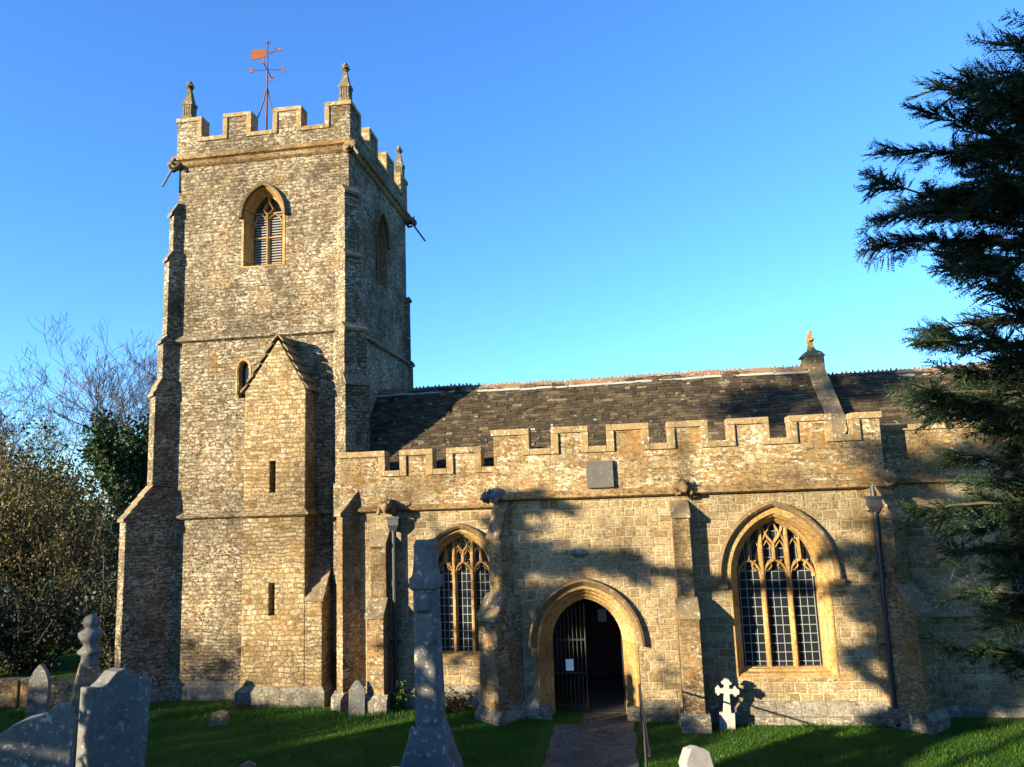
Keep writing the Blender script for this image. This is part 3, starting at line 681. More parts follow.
gx0, gx1, gy = -1.74, -1.02, .50
for i in range(9):
    x = gx0 + (gx1 - gx0) * i / 8; top = DW['zs'] + min(.30 + math.sqrt(max(0, (x - gx0 + .06))) * .62, .82)
    gt.tube([(x, gy, .0), (x, gy, top)], .011 if 0 < i < 8 else .017, 6)
for z in (.06, .75, 1.45): gt.box(gx0, gx1, gy - .012, gy + .012, z - .02, z + .02)
gate = gt.build('iron_gate', M['gate_iron'], door)
gt = MB()
for i in range(9):
    y = .52 + .72 * i / 8; gt.tube([(-.22, y, .0), (-.22, y, 1.75)], .011, 6)
for z in (.06, .75, 1.45): gt.box(-.232, -.208, .52, 1.24, z - .02, z + .02)
gt.build('iron_gate', M['gate_iron'], door)
nt = MB(); nt.box(-1.47, -1.30, gy - .03, gy - .024, .80, 1.04); tag(nt.build('paper_notice', M['paper'], None, (-1.385, gy - .027, .80)), 'small white paper notice fixed to the iron gate in the church doorway', 'notice')
nb = MB(); nb.box(-.95, -.15, 3.86, 3.9, .75, 1.75)
nbo = nb.build('notice_board', M['dark_wood'], None, (-.55, 3.88, .75)); tag(nbo, 'dark notice board with a red patch deep in the shadowy doorway', 'notice board')
q_ = MB(); q_.box(-.55, -.28, 3.85, 3.858, .85, 1.25); q_.build('red_poster', M['red_paper'], nbo)
q_ = MB(); q_.box(-.85, -.62, 3.85, 3.858, 1.3, 1.62); q_.build('paper_sheet', M['paper'], nbo)

# downpipes
def downpipe(parent, xt, xb, y, zt, zb):
    m = MB(); m.tube([(xt, y, zt), (xb, y, zb)], .055, 10)
    for f in (.02, .33, .66, .97):
        x = xt + (xb - xt) * f; z = zt + (zb - zt) * f; m.tube([(x, y, z + .05), (x, y, z - .05)], .072, 10); m.box(x - .14, x + .14, y + .04, y + .075, z - .02, z + .02)
    m.tube([(xb, y, zb + .02), (xb, y - .14, zb - .08)], .055, 10)
    p = m.build('downpipe', M['iron'], parent)
    h = MB(); h.loft([[(xt - w, y - d, z), (xt + w, y - d, z), (xt + w, y + .08, z), (xt - w, y + .08, z)] for w, d, z in ((.06, .06, zt - .12), (.13, .11, zt + .02), (.13, .11, zt + .16), (.16, .13, zt + .17), (.16, .13, zt + .22))], 0, True)
    h.tube([(xt, y - .01, zt + .1), (xt, y + .02, zt + .42)], .05, 8); h.build('hopper_head', M['iron'], p)
downpipe(aisle, 5.12, 5.10, -.17, 4.15, -.02)
downpipe(west, -5.36, -5.36, WY - .17, 4.05, .1)

# ---- roofs
PIT = 46.0; tp_, RY, RZ = math.tan(R(PIT)), 3.70, 7.70
def slate_roof(name, parent, x0, x1, ry, rz, y_eave, seed, row=.115):
    q = random.Random(seed); m = MB(); cs, sn = math.cos(R(PIT)), math.sin(R(PIT)); L = (ry - y_eave) / cs; n = int(L / row)
    sag = lambda x, s1: .022 * math.sin(x * .9 + seed) * math.sin(s1 * 1.3 + .4) + .012 * math.sin(x * 2.3 + s1 * 1.9)
    for i in range(n + 1):
        s0 = i * row                                        # distance up the slope
        x = x0 - q.uniform(0, .2)
        rowj = q.uniform(-.012, .012)
        while x < x1:
            w = q.uniform(.11, .30); xa, xb = max(x, x0), min(x + w - .006, x1); x += w
            if xb - xa < .03: continue
            t = q.uniform(.016, .034); b = s0 + rowj + q.uniform(-.016, .016); ll = row + .09; top = min(b + ll, L)
            if top - b < .03: continue
            ti = q.uniform(-.008, .008)
            pts = []
            for lift in (0, t):
                for (xx, ss, up) in ((xa, b, .034 + ti), (xb, b, .034 - ti), (xb, top, .004), (xa, top, .004)):
                    d = up + lift + sag(xx, ss); pts.append((xx, y_eave + ss * cs - d * sn, rz - (ry - y_eave) * tp_ + ss * sn + d * cs))
            m.hexa(pts)
    ro = m.build(name, M['slate'], parent, uv=False)
    u = MB(); zE = rz - (ry - y_eave) * tp_
    yn = 2 * ry - y_eave
    u.prism([(y_eave, zE), (ry, rz), (yn, zE), (yn, zE - .2), (y_eave, zE - .2)], (x0 + .01, 0, 0), Y_, Z, X, x1 - x0 - .02); u.build('roof_deck', M['slate'], ro, uv=False)
    rd = MB(); x = x0
    while x < x1 - .05:
        x2 = min(x + .45, x1); dz = q.uniform(-.014, .014) + .02 * math.sin(x * .8)
        rd.prism([(ry - .17, rz - .12 + dz), (ry - .02, rz + .07 + dz), (ry + .02, rz + .07 + dz), (ry + .17, rz - .12 + dz), (ry, rz + .02 + dz)], (x, 0, 0), Y_, Z, X, x2 - x - .01)
        rd.prism([(ry - .235, rz - .155 + dz), (ry - .172, rz - .09 + dz), (ry - .15, rz - .15 + dz)], (x, 0, 0), Y_, Z, X, x2 - x - .002, 1)
        c = x + .04
        while c < x2 - .06:
            tz = rz + dz + q.choice((.13, .125, .12, .11, .085))
            rd.hexa([(c, ry - .012, rz + .06 + dz), (c + .06, ry - .012, rz + .06 + dz), (c + .06, ry + .012, rz + .06 + dz), (c, ry + .012, rz + .06 + dz), (c + .015, ry - .012, tz), (c + .045, ry - .012, tz), (c + .045, ry + .012, tz), (c + .015, ry + .012, tz)]); c += .105
        x = x2
    rd.build('ridge_tiles', [M['ridge'], M['white_marble']], ro)
    return ro
nave = slate_roof('nave_roof', church, -6.70, 4.98, RY, RZ, 1.42, 3)
chan_roof = slate_roof('chancel_roof', church, 5.36, 13.5, RY + .1, RZ - .22, 1.3, 5)
lg = MB(); lg.box(-2.4, 5.1, .282, 1.6, 5.05, 5.15); lg.box(-6.6, -2.41, 1.02, 1.6, 5.04, 5.14); lg.build('lead_gutter', M['lead'], church)
nw = MB(); nw.box(-6.7, 5.0, 5.9, 6.2, -.3, 5.4); nw.box(5.0, 13.5, 6.2, 6.4, -.3, 5.2); nw.box(13.3, 13.5, 1.3, 6.2, -.3, 5.2); nw.prism([(1.4, 5.0), (RY + .1, RZ - .3), (6.0, 5.0)], (13.3, 0, 0), Y_, Z, X, .2); nw.build('north_wall', M['aisle'], church)
gc = MB(); gx0_, gx1_ = 4.95, 5.37
gc.prism([(1.2, RZ - (RY - 1.2) * tp_ - .2), (RY, RZ - .2), (6.2, RZ - 2.5 * tp_ - .2), (6.2, 4.5), (1.2, 4.5)], (gx0_ + .04, 0, 0), Y_, Z, X, gx1_ - gx0_ - .08)
gc.build('gable_wall', M['aisle'], church)
gk = MB()
for sg in (-1, 1):
    y0 = 1.18; n_c = 5
    for i in range(n_c):
        ya, yb = RY - (RY - y0) * i / n_c, RY - (RY - y0) * (i + 1) / n_c; za, zb = RZ - (RY - ya) * tp_, RZ - (RY - yb) * tp_
        if sg > 0: ya, yb = 2 * RY - ya, 2 * RY - yb
        ex = .006 * (i % 2)
        gk.prism([(ya, za - .12), (ya, za + .22), (yb + sg * -.0, zb + .20), (yb, zb - .14)], (gx0_ - ex, 0, 0), Y_, Z, X, gx1_ - gx0_ + 2 * ex)
coping = gk.build('gable_coping', M['weathering'], church, bevel=.012)
gx = MB(); cxm = 5.12
gx.box(cxm - .22, cxm + .26, RY - .24, RY + .24, RZ - .05, RZ + .30); gx.prism([(-.30, 0), (.30, 0), (.2, .12), (.08, .16), (0, .26), (-.08, .16), (-.2, .12)], (cxm, RY - .27, RZ + .28), X, Z, Y_, .54)
gx.build('apex_stone', M['coping'], coping, bevel=.015)
gx = MB(); bz = RZ + .52
gx.loft([[(cxm - w, RY - w, z), (cxm + w, RY - w, z), (cxm + w, RY + w, z), (cxm - w, RY + w, z)] for w, z in ((.09, bz - .05), (.06, bz + .1), (.05, bz + .42))], 0, True)
gx.box(cxm - .05, cxm + .05, RY - .19, RY + .19, bz + .19, bz + .29)
gx.blob((cxm, RY, bz + .42), .065, 2, 1, .15); gx.blob((cxm, RY - .2, bz + .24), .055, 2, 2, .15); gx.blob((cxm, RY + .2, bz + .24), .055, 2, 3, .15); gx.blob((cxm + .07, RY, bz + .24), .05, 1, 3, .15)
gx.build('gable_cross', M['golden'], coping)

# ---- chancel
CY = .60
cw_ = MB(); CWN = dict(c=8.75, a=.95, rise=1.15, zs=3.0, zb=1.95)
cw_.panel([(5.36, -.5), (13.5, -.5), (13.5, 5.2), (5.36, 5.2)], [arch(CWN['c'], CWN['a'], CWN['rise'], CWN['zs'], CWN['zb'])[::-1]], (0, CY, 0), X, Y_, .5)
chan = cw_.build('chancel_wall', M['aisle'], church)
tracery_window(chan, CWN['c'], CWN['a'], CWN['rise'], CWN['zs'], CWN['zb'], CY, .2, 1.1)
s_ = MB(); molding(s_, [(5.4, CY), (13.5, CY)], STRING(1.86, .1, .16), False); s_.build('string_course', M['coping'], chan)
s_ = MB(); molding(s_, [(5.4, CY), (13.5, CY)], STRING(4.66, .12, .2), False); s_.build('string_course', M['string'], chan)
s_ = MB(); molding(s_, [(5.4, CY), (13.5, CY)], [(-.05, .06), (.02, .04), (.11, -.06), (.11, -.55), (-.05, -.55)], False); s_.build('plinth', M['plinth'], chan)
pb = MB(); pb.box(5.46, 13.5, CY - .04, CY + .28, 4.7, 5.75); pb.build('parapet', M['parapet'], chan)
pb = MB(); pb.box(5.47, 13.5, CY - .09, CY + .33, 5.75, 5.87); pb.build('parapet_coping', M['coping'], chan)

# ---- weathervane on the tower
vx, vy = -9.88, 3.0; vz = 14.5
wv = empty('weathervane', 'iron weathervane with orange swallow-tailed banner above the tower battlements', 'weathervane', (vx, vy, vz))
m = MB(); m.tube([(vx, vy, vz), (vx, vy, 18.62)], [.035, .018], 8); m.blob((vx, vy, 18.5), .05, 1); m.box(vx - .10, vx + .10, vy - .012, vy + .012, 18.53, 18.555); m.build('pole', M['rust'], wv)
for k in range(4):
    m = MB(); a = R(25 + 90 * k); m.tube([(vx + math.cos(a) * .55 * f, vy + math.sin(a) * .55 * f, z) for f, z in ((1.0, 15.2), (.72, 15.75), (.42, 16.1), (.16, 16.6), (.04, 17.0))], .018, 6); m.build('stay', M['rust'], wv)
m = MB()
for k in range(4): 
    a, b = R(25 + 90 * k), R(25 + 90 * (k + 1)); m.tube([(vx + math.cos(a) * .55, vy + math.sin(a) * .55, 15.25), (vx + math.cos(b) * .55, vy + math.sin(b) * .55, 15.25)], .022, 6)
m.build('stay_ring', M['iron'], wv)
m = MB()
for k in range(4):
    a = R(10 + 90 * k); dx, dy = math.cos(a), math.sin(a); m.tube([(vx, vy, 17.62), (vx + dx * .46, vy + dy * .46, 17.62)], .014, 6)
    m.box(vx + dx * .46 - .05, vx + dx * .46 + .05, vy + dy * .46 - .01, vy + dy * .46 + .01, 17.54, 17.70)
m.build('compass_arms', M['rust'], wv)
ca, sa = math.cos(R(-6)), math.sin(R(-6)); U = Vector((ca, sa, 0)); N = Vector((-sa, ca, 0))
m = MB(); m.prism([(-.04, 18.06), (-.04, 18.30), (-.46, 18.36), (-.60, 18.30), (-.46, 18.24), (-.62, 18.18), (-.48, 18.12), (-.60, 18.04), (-.44, 18.03)], Vector((vx, vy, 0)) - N * .008, U, Z, N, .016); m.build('banner', M['vane'], wv)
m = MB(); o_ = Vector((vx, vy, 0)); m.tube([o_ + U * .02 + Z * 18.18, o_ + U * .42 + Z * 18.2], .016, 6); m.prism([(.36, 18.14), (.52, 18.2), (.36, 18.27)], o_ - N * .008, U, Z, N, .016); m.tube([o_ + U * .05 + Z * 18.12, o_ + U * .2 + Z * 18.15, o_ + U * .3 + Z * 18.28], .01, 5); m.build('pointer', M['rust'], wv)
#PART2
# ------------------------------------------------------------------ gravestones and crosses in the churchyard
def slab(name, mat, outline, th, loc, rz, lean=(0, 0), bev=.012):
    """upright stone: outline (x,z) extruded; origin on the ground"""
    m = MB(); m.prism(outline, (0, -th / 2, 0), X, Z, Y_, th)
    o = m.build(name, mat, None, (0, 0, 0), bevel=bev); o.location = loc; o.rotation_euler = (lean[0], lean[1], rz); return o
def arc(cx, cz, r, a0, a1, n): return [(cx + r * math.cos(R(a0 + (a1 - a0) * i / n)), cz + r * math.sin(R(a0 + (a1 - a0) * i / n))) for i in range(n + 1)]
# tall churchyard cross shaft on a stepped pedestal
bx, by = -2.62, -7.0; bz = G(bx, by)
cr = empty('churchyard_cross', 'tall lichened stone cross shaft with broken head on the lawn left of the path', 'stone cross', (bx, by, bz))
def oct_(c, w, ch, z): x, y = c; return [(x - w + ch, y - w, z), (x + w - ch, y - w, z), (x + w, y - w + ch, z), (x + w, y + w - ch, z), (x + w - ch, y + w, z), (x - w + ch, y + w, z), (x - w, y + w - ch, z), (x - w, y - w + ch, z)]
m = MB(); m.loft([oct_((bx, by), w, c, z) for w, c, z in ((.42, .05, bz - .3), (.36, .05, 1.22), (.30, .06, 1.42), (.235, .06, 1.66), (.215, .06, 1.74), (.19, .06, 1.78))], 0, True); m.build('pedestal', M['grey_lichen'], cr, bevel=.03)
m = MB(); m.loft([oct_((bx + dx, by), w, c, z) for dx, w, c, z in ((.02, .175, .05, 1.70), (.01, .168, .05, 2.2), (0, .16, .05, 2.8), (-.01, .155, .05, 3.44))], 0, True); m.build('shaft', M['grey_lichen'], cr, bevel=.015)
m = MB(); m.loft([oct_((bx - .01, by), w, c, z) for w, c, z in ((.155, .04, 3.44), (.185, .025, 3.47), (.19, .02, 3.60), (.165, .02, 3.62), (.15, .02, 3.66))], 0, True)
m.build('collar', M['grey_lichen'], cr, bevel=.012)
m = MB(); m.loft([oct_((bx + dx, by), w, c, z) for dx, w, c, z in ((-.01, .15, .02, 3.66), (-.012, .14, .015, 3.74), (-.005, .135, .012, 3.9), (.0, .14, .015, 4.02))], 0, True)
b_ = len(m.v) - 8; top_ = [tuple(Vector(m.v[b_ + i]) * .0 + Vector((bx + (m.v[b_ + i][0] - bx) * .8, by + (m.v[b_ + i][1] - by) * .8, 4.04 + .06 * ((i * 5) % 3) / 2))) for i in range(8)]
m.loft([m.v[b_:b_ + 8], top_], 0, True); m.f.append(tuple(range(len(m.v) - 8, len(m.v)))); m.m.append(0)
m.build('broken_head', M['grey_lichen'], cr, bevel=.02)
m = MB(); m.prism([(0, 0), (.10, .06), (.12, .20), (.08, .27), (0, .27)], (bx - .09, by - .155, 3.15), -Y_, Z, X, .17); m.blob((bx - .005, by - .19, 3.36), .085, 2, 3, .15, (1, .8, 1.1)); m.build('carved_bracket', M['grey_lichen'], cr, bevel=.01)
m = MB(); m.box(bx - .75, bx + .75, by - .75, by + .75, bz - .3, bz + .14); m.build('step', M['grey_lichen'], cr, bevel=.03)
# big headstone with central peak
def place(o, x, y, dz=0.0): o.location = (x, y, G(x, y) + dz)
h = 1.42
o = slab('headstone', M['slab_grey'], [(-.31, -.6), (.31, -.6), (.35, h - .15), (.28, h - .16), (.20, h - .13), (.09, h - .02), (.0, h), (-.09, h - .02), (-.19, h - .12), (-.25, h - .16), (-.35, h - .15)], .24, (0, 0, 0), R(68), (R(-1), R(3)))
place(o, -5.72, -8.9, -.02); o.location.z = 2.86 - h
tag(o, 'tall plain grey headstone with a low central peak and square shoulders', 'headstone', 'headstones in the churchyard')
# round-topped twin-scroll headstone at the left edge
h = 1.05
pts = [(-1.1, -.5), (.0, -.5), (.02, h - .2), (-.005, h - .09), (-.06, h - .01), (-.12, h), (-.17, h - .03), (-.20, h - .09), (-.24, h - .085), (-.34, h - .10), (-.46, h - .15), (-.58, h - .23), (-.70, h - .35), (-.80, h - .5), (-.88, h - .68), (-1.0, h - .72)]
o = slab('headstone', M['grey_lichen'], pts, .2, (0, 0, 0), R(30), (R(-3), R(1))); o.location = (-5.03, -10.45, 2.90 - h)
tag(o, 'squat arched headstone with scrolled shoulder and white lichen at the left edge', 'headstone', 'headstones in the churchyard')
# obelisk monument with turned finial
ox, oy = -7.80, -6.5; oz = G(ox, oy)
ob = empty('obelisk_monument', 'tapering square stone monument topped by a turned ball finial, behind the grey headstones', 'monument', (ox, oy, oz))
ob.rotation_euler.z = 0
def rect(w, z, a=R(40)): return [(ox + w * 1.414 * math.cos(a + R(45) + k * R(90)), oy + w * 1.414 * math.sin(a + R(45) + k * R(90)), z) for k in range(4)]
m = MB(); m.loft([rect(w, z) for w, z in ((.30, oz - .2), (.27, 1.7), (.125, 2.42))], 0, True); m.build('obelisk', M['weathering'], ob, bevel=.012)
m = MB(); m.lathe((ox, oy, 2.40), [(.125, 0), (.135, .05), (.115, .07), (.115, .16), (.165, .19), (.17, .22), (.12, .26), (.09, .30), (.13, .36), (.165, .43), (.165, .48), (.10, .52), (.075, .54), (.10, .57), (.115, .62), (.10, .68), (.05, .72), (.01, .73)], 18); m.build('finial', M['slab_grey'], ob, smooth=True)
m = MB(); m.box(ox - .42, ox + .42, oy - .42, oy + .42, oz - .2, oz + .18); m.build('base', M['weathering'], ob, bevel=.02)
# lancet-shaped stone against the far wall
h = 1.62
o = slab('headstone', M['slab_grey'], [(x * .72, z) for x, z in arch(0, .29, .5, h - .5, -.3)], .13, (0, 0, 0), R(12), (0, R(2))); place(o, -12.3, -2.0, -.06)
tag(o, 'narrow pointed-arch headstone standing in shade before the low boundary wall', 'headstone', 'headstones in the churchyard')
h = .74
o = slab('headstone', M['slab_grey'], [(-.17, -.3), (.17, -.3), (.18, h - .2), (.12, h - .1), (.04, h), (-.04, h), (-.12, h - .1), (-.18, h - .2)], .10, (0, 0, 0), R(14), (R(-2), R(1))); place(o, -6.1, 0.0)
tag(o, 'small grey headstone with cut corners close to the west bay buttress', 'headstone', 'headstones in the churchyard')
h = .30
o = slab('stone_marker', M['weathering'], [(-.2, -.2), (.2, -.2), (.19, h - .02), (.05, h + .02), (-.17, h - .06)], .16, (0, 0, 0), R(8), (R(-8), R(6))); place(o, -8.95, -.75)
tag(o, 'low pale stone marker sunk in the grass under the tower', 'grave marker', 'small grave markers in the grass')
h = .22
o = slab('stone_marker', M['weathering'], [(-.12, -.2), (.12, -.2), (.10, h - .05), (.02, h), (-.1, h - .04)], .14, (0, 0, 0), R(20), (R(-8), R(-6))); o.location = (-5.1, -6.95, 1.27 - h)
tag(o, 'tip of a tiny pale stone at the bottom edge of the lawn', 'grave marker', 'small grave markers in the grass')
# white cross by the window
cx_, cy_ = 1.80, -.42; cz_ = G(cx_, cy_)
m = MB(); zc = .98
def trefoil_cross():
    p = []
    for k in range(4):
        a = 90 * k; ca, sa = math.cos(R(a)), math.sin(R(a)); L = .235 if k != 3 else .235
        if k == 3: arm = [(-.05, -.055)[0:2]]
        loc = [(.055, -.05), (.12, -.045), (.13, -.085), (.165, -.10), (.185, -.06), (.225, -.045), (.235, 0), (.225, .045), (.185, .06), (.165, .10), (.13, .085), (.12, .045), (.055, .05)]
        if k == 3: loc = [(.055, -.05), (.42, -.075), (.42, -.14), (1.2, -.15), (1.2, .15), (.42, .14), (.42, .075), (.055, .05)]
        p += [(ca * x - sa * y, sa * x + ca * y) for x, y in loc]
    return p
m.prism([(x * 1.08, z) for x, z in trefoil_cross()], (cx_, cy_ - .05, .59), X, Z, Y_, .10)
o = m.build('grave_cross', M['white_marble'], None, (cx_, cy_, cz_), bevel=.012)
tag(o, 'white stone cross with trefoil arm ends in front of the large traceried window', 'grave cross')
o.rotation_euler = (0, R(3), R(-6))
# leaning white stone at the bottom edge
m = MB(); m.prism([(-.17, -.5), (.17, -.5), (.18, .0), (.13, .05), (.05, .10), (-.05, .10), (-.16, -.03)], (0, -.10, 0), X, Z, Y_, .2)
o = m.build('stone_marker', M['white_marble'], None, bevel=.015); o.location = (.62, -7.5, 1.57); o.rotation_euler = (R(-12), R(-10), R(25)); tag(o, 'leaning white lichened gravestone top at the bottom edge right of the handrail', 'grave marker', 'small grave markers in the grass')
# handrail beside the path
hx = .10
hr = empty('handrail', 'thin black iron handrail beside the path to the church door', 'handrail', (hx, -2.2, G(hx, -2.2)))
m = MB(); m.tube([(hx, -1.2, -.2), (hx, -1.2, .86), ], .02, 8); m.build('post', M['iron'], hr)
m = MB(); m.tube([(hx + .02, -3.4, -.2), (hx + .02, -3.4, .88)], .02, 8); m.build('post', M['iron'], hr)
m = MB(); m.tube([(hx, -1.12, .84), (hx, -1.2, .885), (hx + .02, -3.4, .90), (hx + .04, -6.3, G(hx, -6.3) + .55)], .02, 8); m.build('rail', M['iron'], hr)
# low boundary wall on the left
m = MB(); 
for i in range(26):
    x1 = -11.9 - i * .75; x0 = x1 - .75; y = .55 + .05 * math.sin(i); hgt = .62 + .05 * math.sin(i * 2.3)
    m.box(x0 + .004, x1, y, y + .35, -.2, hgt)
o = m.build('boundary_wall', M['buttress'], None, (-21.6, .7, 0), bevel=.03); tag(o, 'low rubble boundary wall running left from the tower under dark bushes', 'wall')

# ------------------------------------------------------------------ vegetation
def leaves(name, mat, P, D, ln, wd, parent=None, seed=0, loc=(0, 0, 0), curl=.25, kind=None):
    """many leaf faces (bent rhombs): centres P, directions D"""
    r = np.random.default_rng(seed); n = len(P); P = np.asarray(P); D = np.asarray(D); D = D / (np.linalg.norm(D, axis=1, keepdims=True) + 1e-9)
    A = r.normal(size=(n, 3)); S = np.cross(D, A); S /= (np.linalg.norm(S, axis=1, keepdims=True) + 1e-9); N = np.cross(D, S)
    ln = np.broadcast_to(np.asarray(ln, float).reshape(-1, 1), (n, 1)) * r.uniform(.7, 1.25, (n, 1)); wd = np.broadcast_to(np.asarray(wd, float).reshape(-1, 1), (n, 1)) * r.uniform(.75, 1.25, (n, 1))
    v = np.stack([P, P + D * ln * .5 + S * wd * .5 + N * ln * curl * .3, P + D * ln, P + D * ln * .5 - S * wd * .5 + N * ln * curl * .3], 1).reshape(-1, 3)
    off = np.array(loc, dtype=float)
    q = parent
    while q is not None: off = off + np.array(q.location); q = q.parent
    me = bpy.data.meshes.new(name); me.vertices.add(4 * n); me.loops.add(4 * n); me.polygons.add(n)
    me.vertices.foreach_set('co', (v - off).astype(np.float32).ravel()); me.loops.foreach_set('vertex_index', np.arange(4 * n, dtype=np.int32))
    me.polygons.foreach_set('loop_start', np.arange(0, 4 * n, 4, dtype=np.int32)); me.materials.append(mat); me.update(calc_edges=True); me.validate()
    o = bpy.data.objects.new(name, me); COL.objects.link(o)
    if parent is not None: o.parent = parent
    o.location = loc
    if kind: o['kind'] = kind
    return o

# spray: a flat yew shoot system, in unit length along +x
def spray_template(r, n_side=9, needles=9):
    """unit-length shoot system: rows of P, D, relative spine length (0 for a needle)"""
    P = []; D = []; S = []
    def shoot(o, d, L, k):
        d = d / np.linalg.norm(d); s = np.cross(d, (0, 0, 1.0)); s /= np.linalg.norm(s)
        P.append(o); D.append(d); S.append(L * .85)
        for i in range(k):
            t = (i + .3) / k; q = o + d * L * t
            for sg in (-1, 1):
                P.append(q); D.append(d * .75 + s * sg * .7 + np.array((0, 0, r.normal() * .25))); S.append(0)
    shoot(np.zeros(3), np.array((1.0, 0, 0)), 1.0, 14)
    for i in range(n_side):
        t = .10 + .82 * i / n_side
        for sg in (-1, 1):
            if r.random() < .12: continue
            L = ((1 - t) * .5 + .12) * r.uniform(.6, 1.25); a = R(42 + r.normal() * 9) * sg
            shoot(np.array((t, 0, 0)), np.array((math.cos(a), math.sin(a), r.normal() * .18)), L, max(3, int(needles * L * 2)))
    return np.array(P), np.array(D), np.array(S)
def place_sprays(items, seed, n_side=9, needles=9):
    r = np.random.default_rng(seed); T = [spray_template(r, n_side, needles) for _ in range(6)]; PP = []; DD = []; SS = []
    for o, d, L in items:
        P, D, S = T[r.integers(6)]; d = np.asarray(d, float); d /= np.linalg.norm(d); s = np.cross((0, 0, 1.0), d); s /= np.linalg.norm(s) + 1e-9; u = np.cross(d, s)
        a = r.normal() * .7; s, u = s * math.cos(a) + u * math.sin(a), u * math.cos(a) - s * math.sin(a)
        B = np.stack([d, s, u]); PP.append(np.asarray(o) + (P * L) @ B); DD.append(D @ B); SS.append(S * L)
    return np.concatenate(PP), np.concatenate(DD), np.concatenate(SS)

def conifer(name, label, cat, base, height, rad, n_branch, seed, needle=(.032, .009), spray=(.35, .7), zmin=.5, droop=.25, per=9, trunk_r=.35, n_side=8, needles=8, az=None, mat='yew', group=None, thin=0, upr=(.15, .6)):
    """trunk, limbs and flat needle sprays; rad(z) gives the reach of the limbs"""
    r = np.random.default_rng(seed); bx, by, bz = base
    root = empty(name, label, cat, base, group or ('yews along the south-west boundary' if name == 'boundary_yew' else None))
    t = MB(); t.tube([(bx + .06 * math.sin(i * 1.3), by + .05 * math.cos(i), bz - .2 + (height + .1) * i / 9) for i in range(10)], [trunk_r * (1 - .93 * i / 9) for i in range(10)], 9); t.build('trunk', M['bark'], root, uv=False)
    lim = MB(); items = []
    for i in range(n_branch):
        z = zmin + (height - zmin) * ((i + r.random()) / n_branch); a = r.random() * 2 * math.pi if az is None else R(r.uniform(*az))
        if z < thin and r.random() < .4: continue
        L = rad(z) * (r.uniform(.45, 1.0) if r.random() < .8 else r.uniform(.95, 1.22)); up = r.uniform(*upr) + .5 * (z / height) ** 3
        pts = []
        for k in range(7):
            f = k / 6; bend = a + .25 * math.sin(f * 2 + i); pts.append(np.array((bx + math.cos(bend) * L * f, by + math.sin(bend) * L * f, bz + z + L * f * up - droop * L * f * f * 1.6)))
        lim.tube([tuple(p) for p in pts], [max(.05 * L / 2.5 * (1 - .9 * k / 6), .006) for k in range(7)], 5, cap=False)
        for k in range(int(per * max(L, .6))):
            f = .15 + .85 * r.random() ** .7; j = min(int(f * 6), 5); q = pts[j] + (pts[j + 1] - pts[j]) * (f * 6 - j); d = pts[j + 1] - pts[j]; d = d / np.linalg.norm(d)
            th = r.normal() * .8; c, s = math.cos(th), math.sin(th); d2 = np.array((d[0] * c - d[1] * s, d[0] * s + d[1] * c, d[2] + r.normal() * .3 - .12))
            items.append((q, d2, r.uniform(*spray)))
        d = pts[6] - pts[5]; items.append((pts[5], d / np.linalg.norm(d), spray[1] * 1.1))
    lim.build('limbs', M['bark'], root, uv=False)
    P, D, S = place_sprays(items, seed, n_side, needles)
    leaves('crown', M[mat], P, D, np.where(S > 0, S, needle[0]), np.where(S > 0, needle[1] * 1.7, needle[1]), root, seed, curl=.1)
    return root

def interp(tab): 
    zs_ = [a for a, b in tab]; rs_ = [b for a, b in tab]
    return lambda z: float(np.interp(z, zs_, rs_))

# the yew at the right
YB = (5.6, -7.6, G(5.6, -7.6))
yz = YB[2]
yew_r = interp([(.9, 1.2), (1.4, 1.6), (1.9, 1.7), (2.5, 1.75), (3, 1.8), (3.7, 1.9), (4.3, 2.15), (5.4, 1.75), (6.3, 1.9), (7.2, 1.7), (7.9, 1.2), (8.5, .6)])
conifer('yew_tree', 'dark green yew tree reaching in from the right edge in front of the chancel', 'yew tree', YB, 8.6, yew_r, 350, 21, needle=(.036, .012), spray=(.24, .55), zmin=.9, per=12, trunk_r=.4, droop=.12, n_side=8, needles=9, thin=0.0)

# bare tree with ivy behind the tower
def bare_tree(name, label, base, height, seed, spread=.5, levels=6, r0=.3, mat='bark', trunk_h=.3, lean=(0, 0), min_r=.006, group=None, cat='tree'):
    q = random.Random(seed); root = empty(name, label, cat, base, group or 'bare trees behind the tower'); tr_ = MB(); br = MB(); tips = []; stems = []
    def grow(p, d, L, r, lv):
        n = 3 if lv < 2 else 2; pts = [p]; rr = [r]; dd = d.copy()
        for i in range(n):
            dd = (dd + Vector((q.gauss(0, .13), q.gauss(0, .13), q.gauss(.04, .1)))).normalized(); pts.append(pts[-1] + dd * (L / n)); rr.append(max(r * (1 - .32 * (i + 1) / n), min_r * .8))
        (tr_ if lv == 0 else br).tube(pts, rr, 8 if lv == 0 else (5 if lv < 3 else 3), cap=False); stems.append((pts, rr, lv))
        if lv >= levels: tips.append((pts[-1], dd)); return
        k = 3 if lv < 5 else q.choice((2, 3)); k = 4 if lv == 0 else k
        for i in range(k):
            a = q.uniform(0, 6.283); ax = dd.orthogonal().normalized(); ax.rotate(Matrix.Rotation(a + i * 6.283 / k, 3, dd))
            nd = (dd + ax * q.uniform(.35, .95) * (spread + .5) + Vector((0, 0, .22))).normalized(); f = q.uniform(.75, 1) if i else 1
            j = -1 if i == 0 else q.choice((-1, -1, -2)); grow(pts[j], nd, L * q.uniform(.62, .86) * f, rr[j] * q.uniform(.55, .75), lv + 1)
    grow(Vector(base) - Vector((0, 0, .2)), Vector((lean[0], lean[1], 1)).normalized(), height * trunk_h, r0, 0)
    tr_.build('trunk', M[mat], root, uv=False); br.build('branches', M[mat], root, uv=False)
    return root, tips, stems
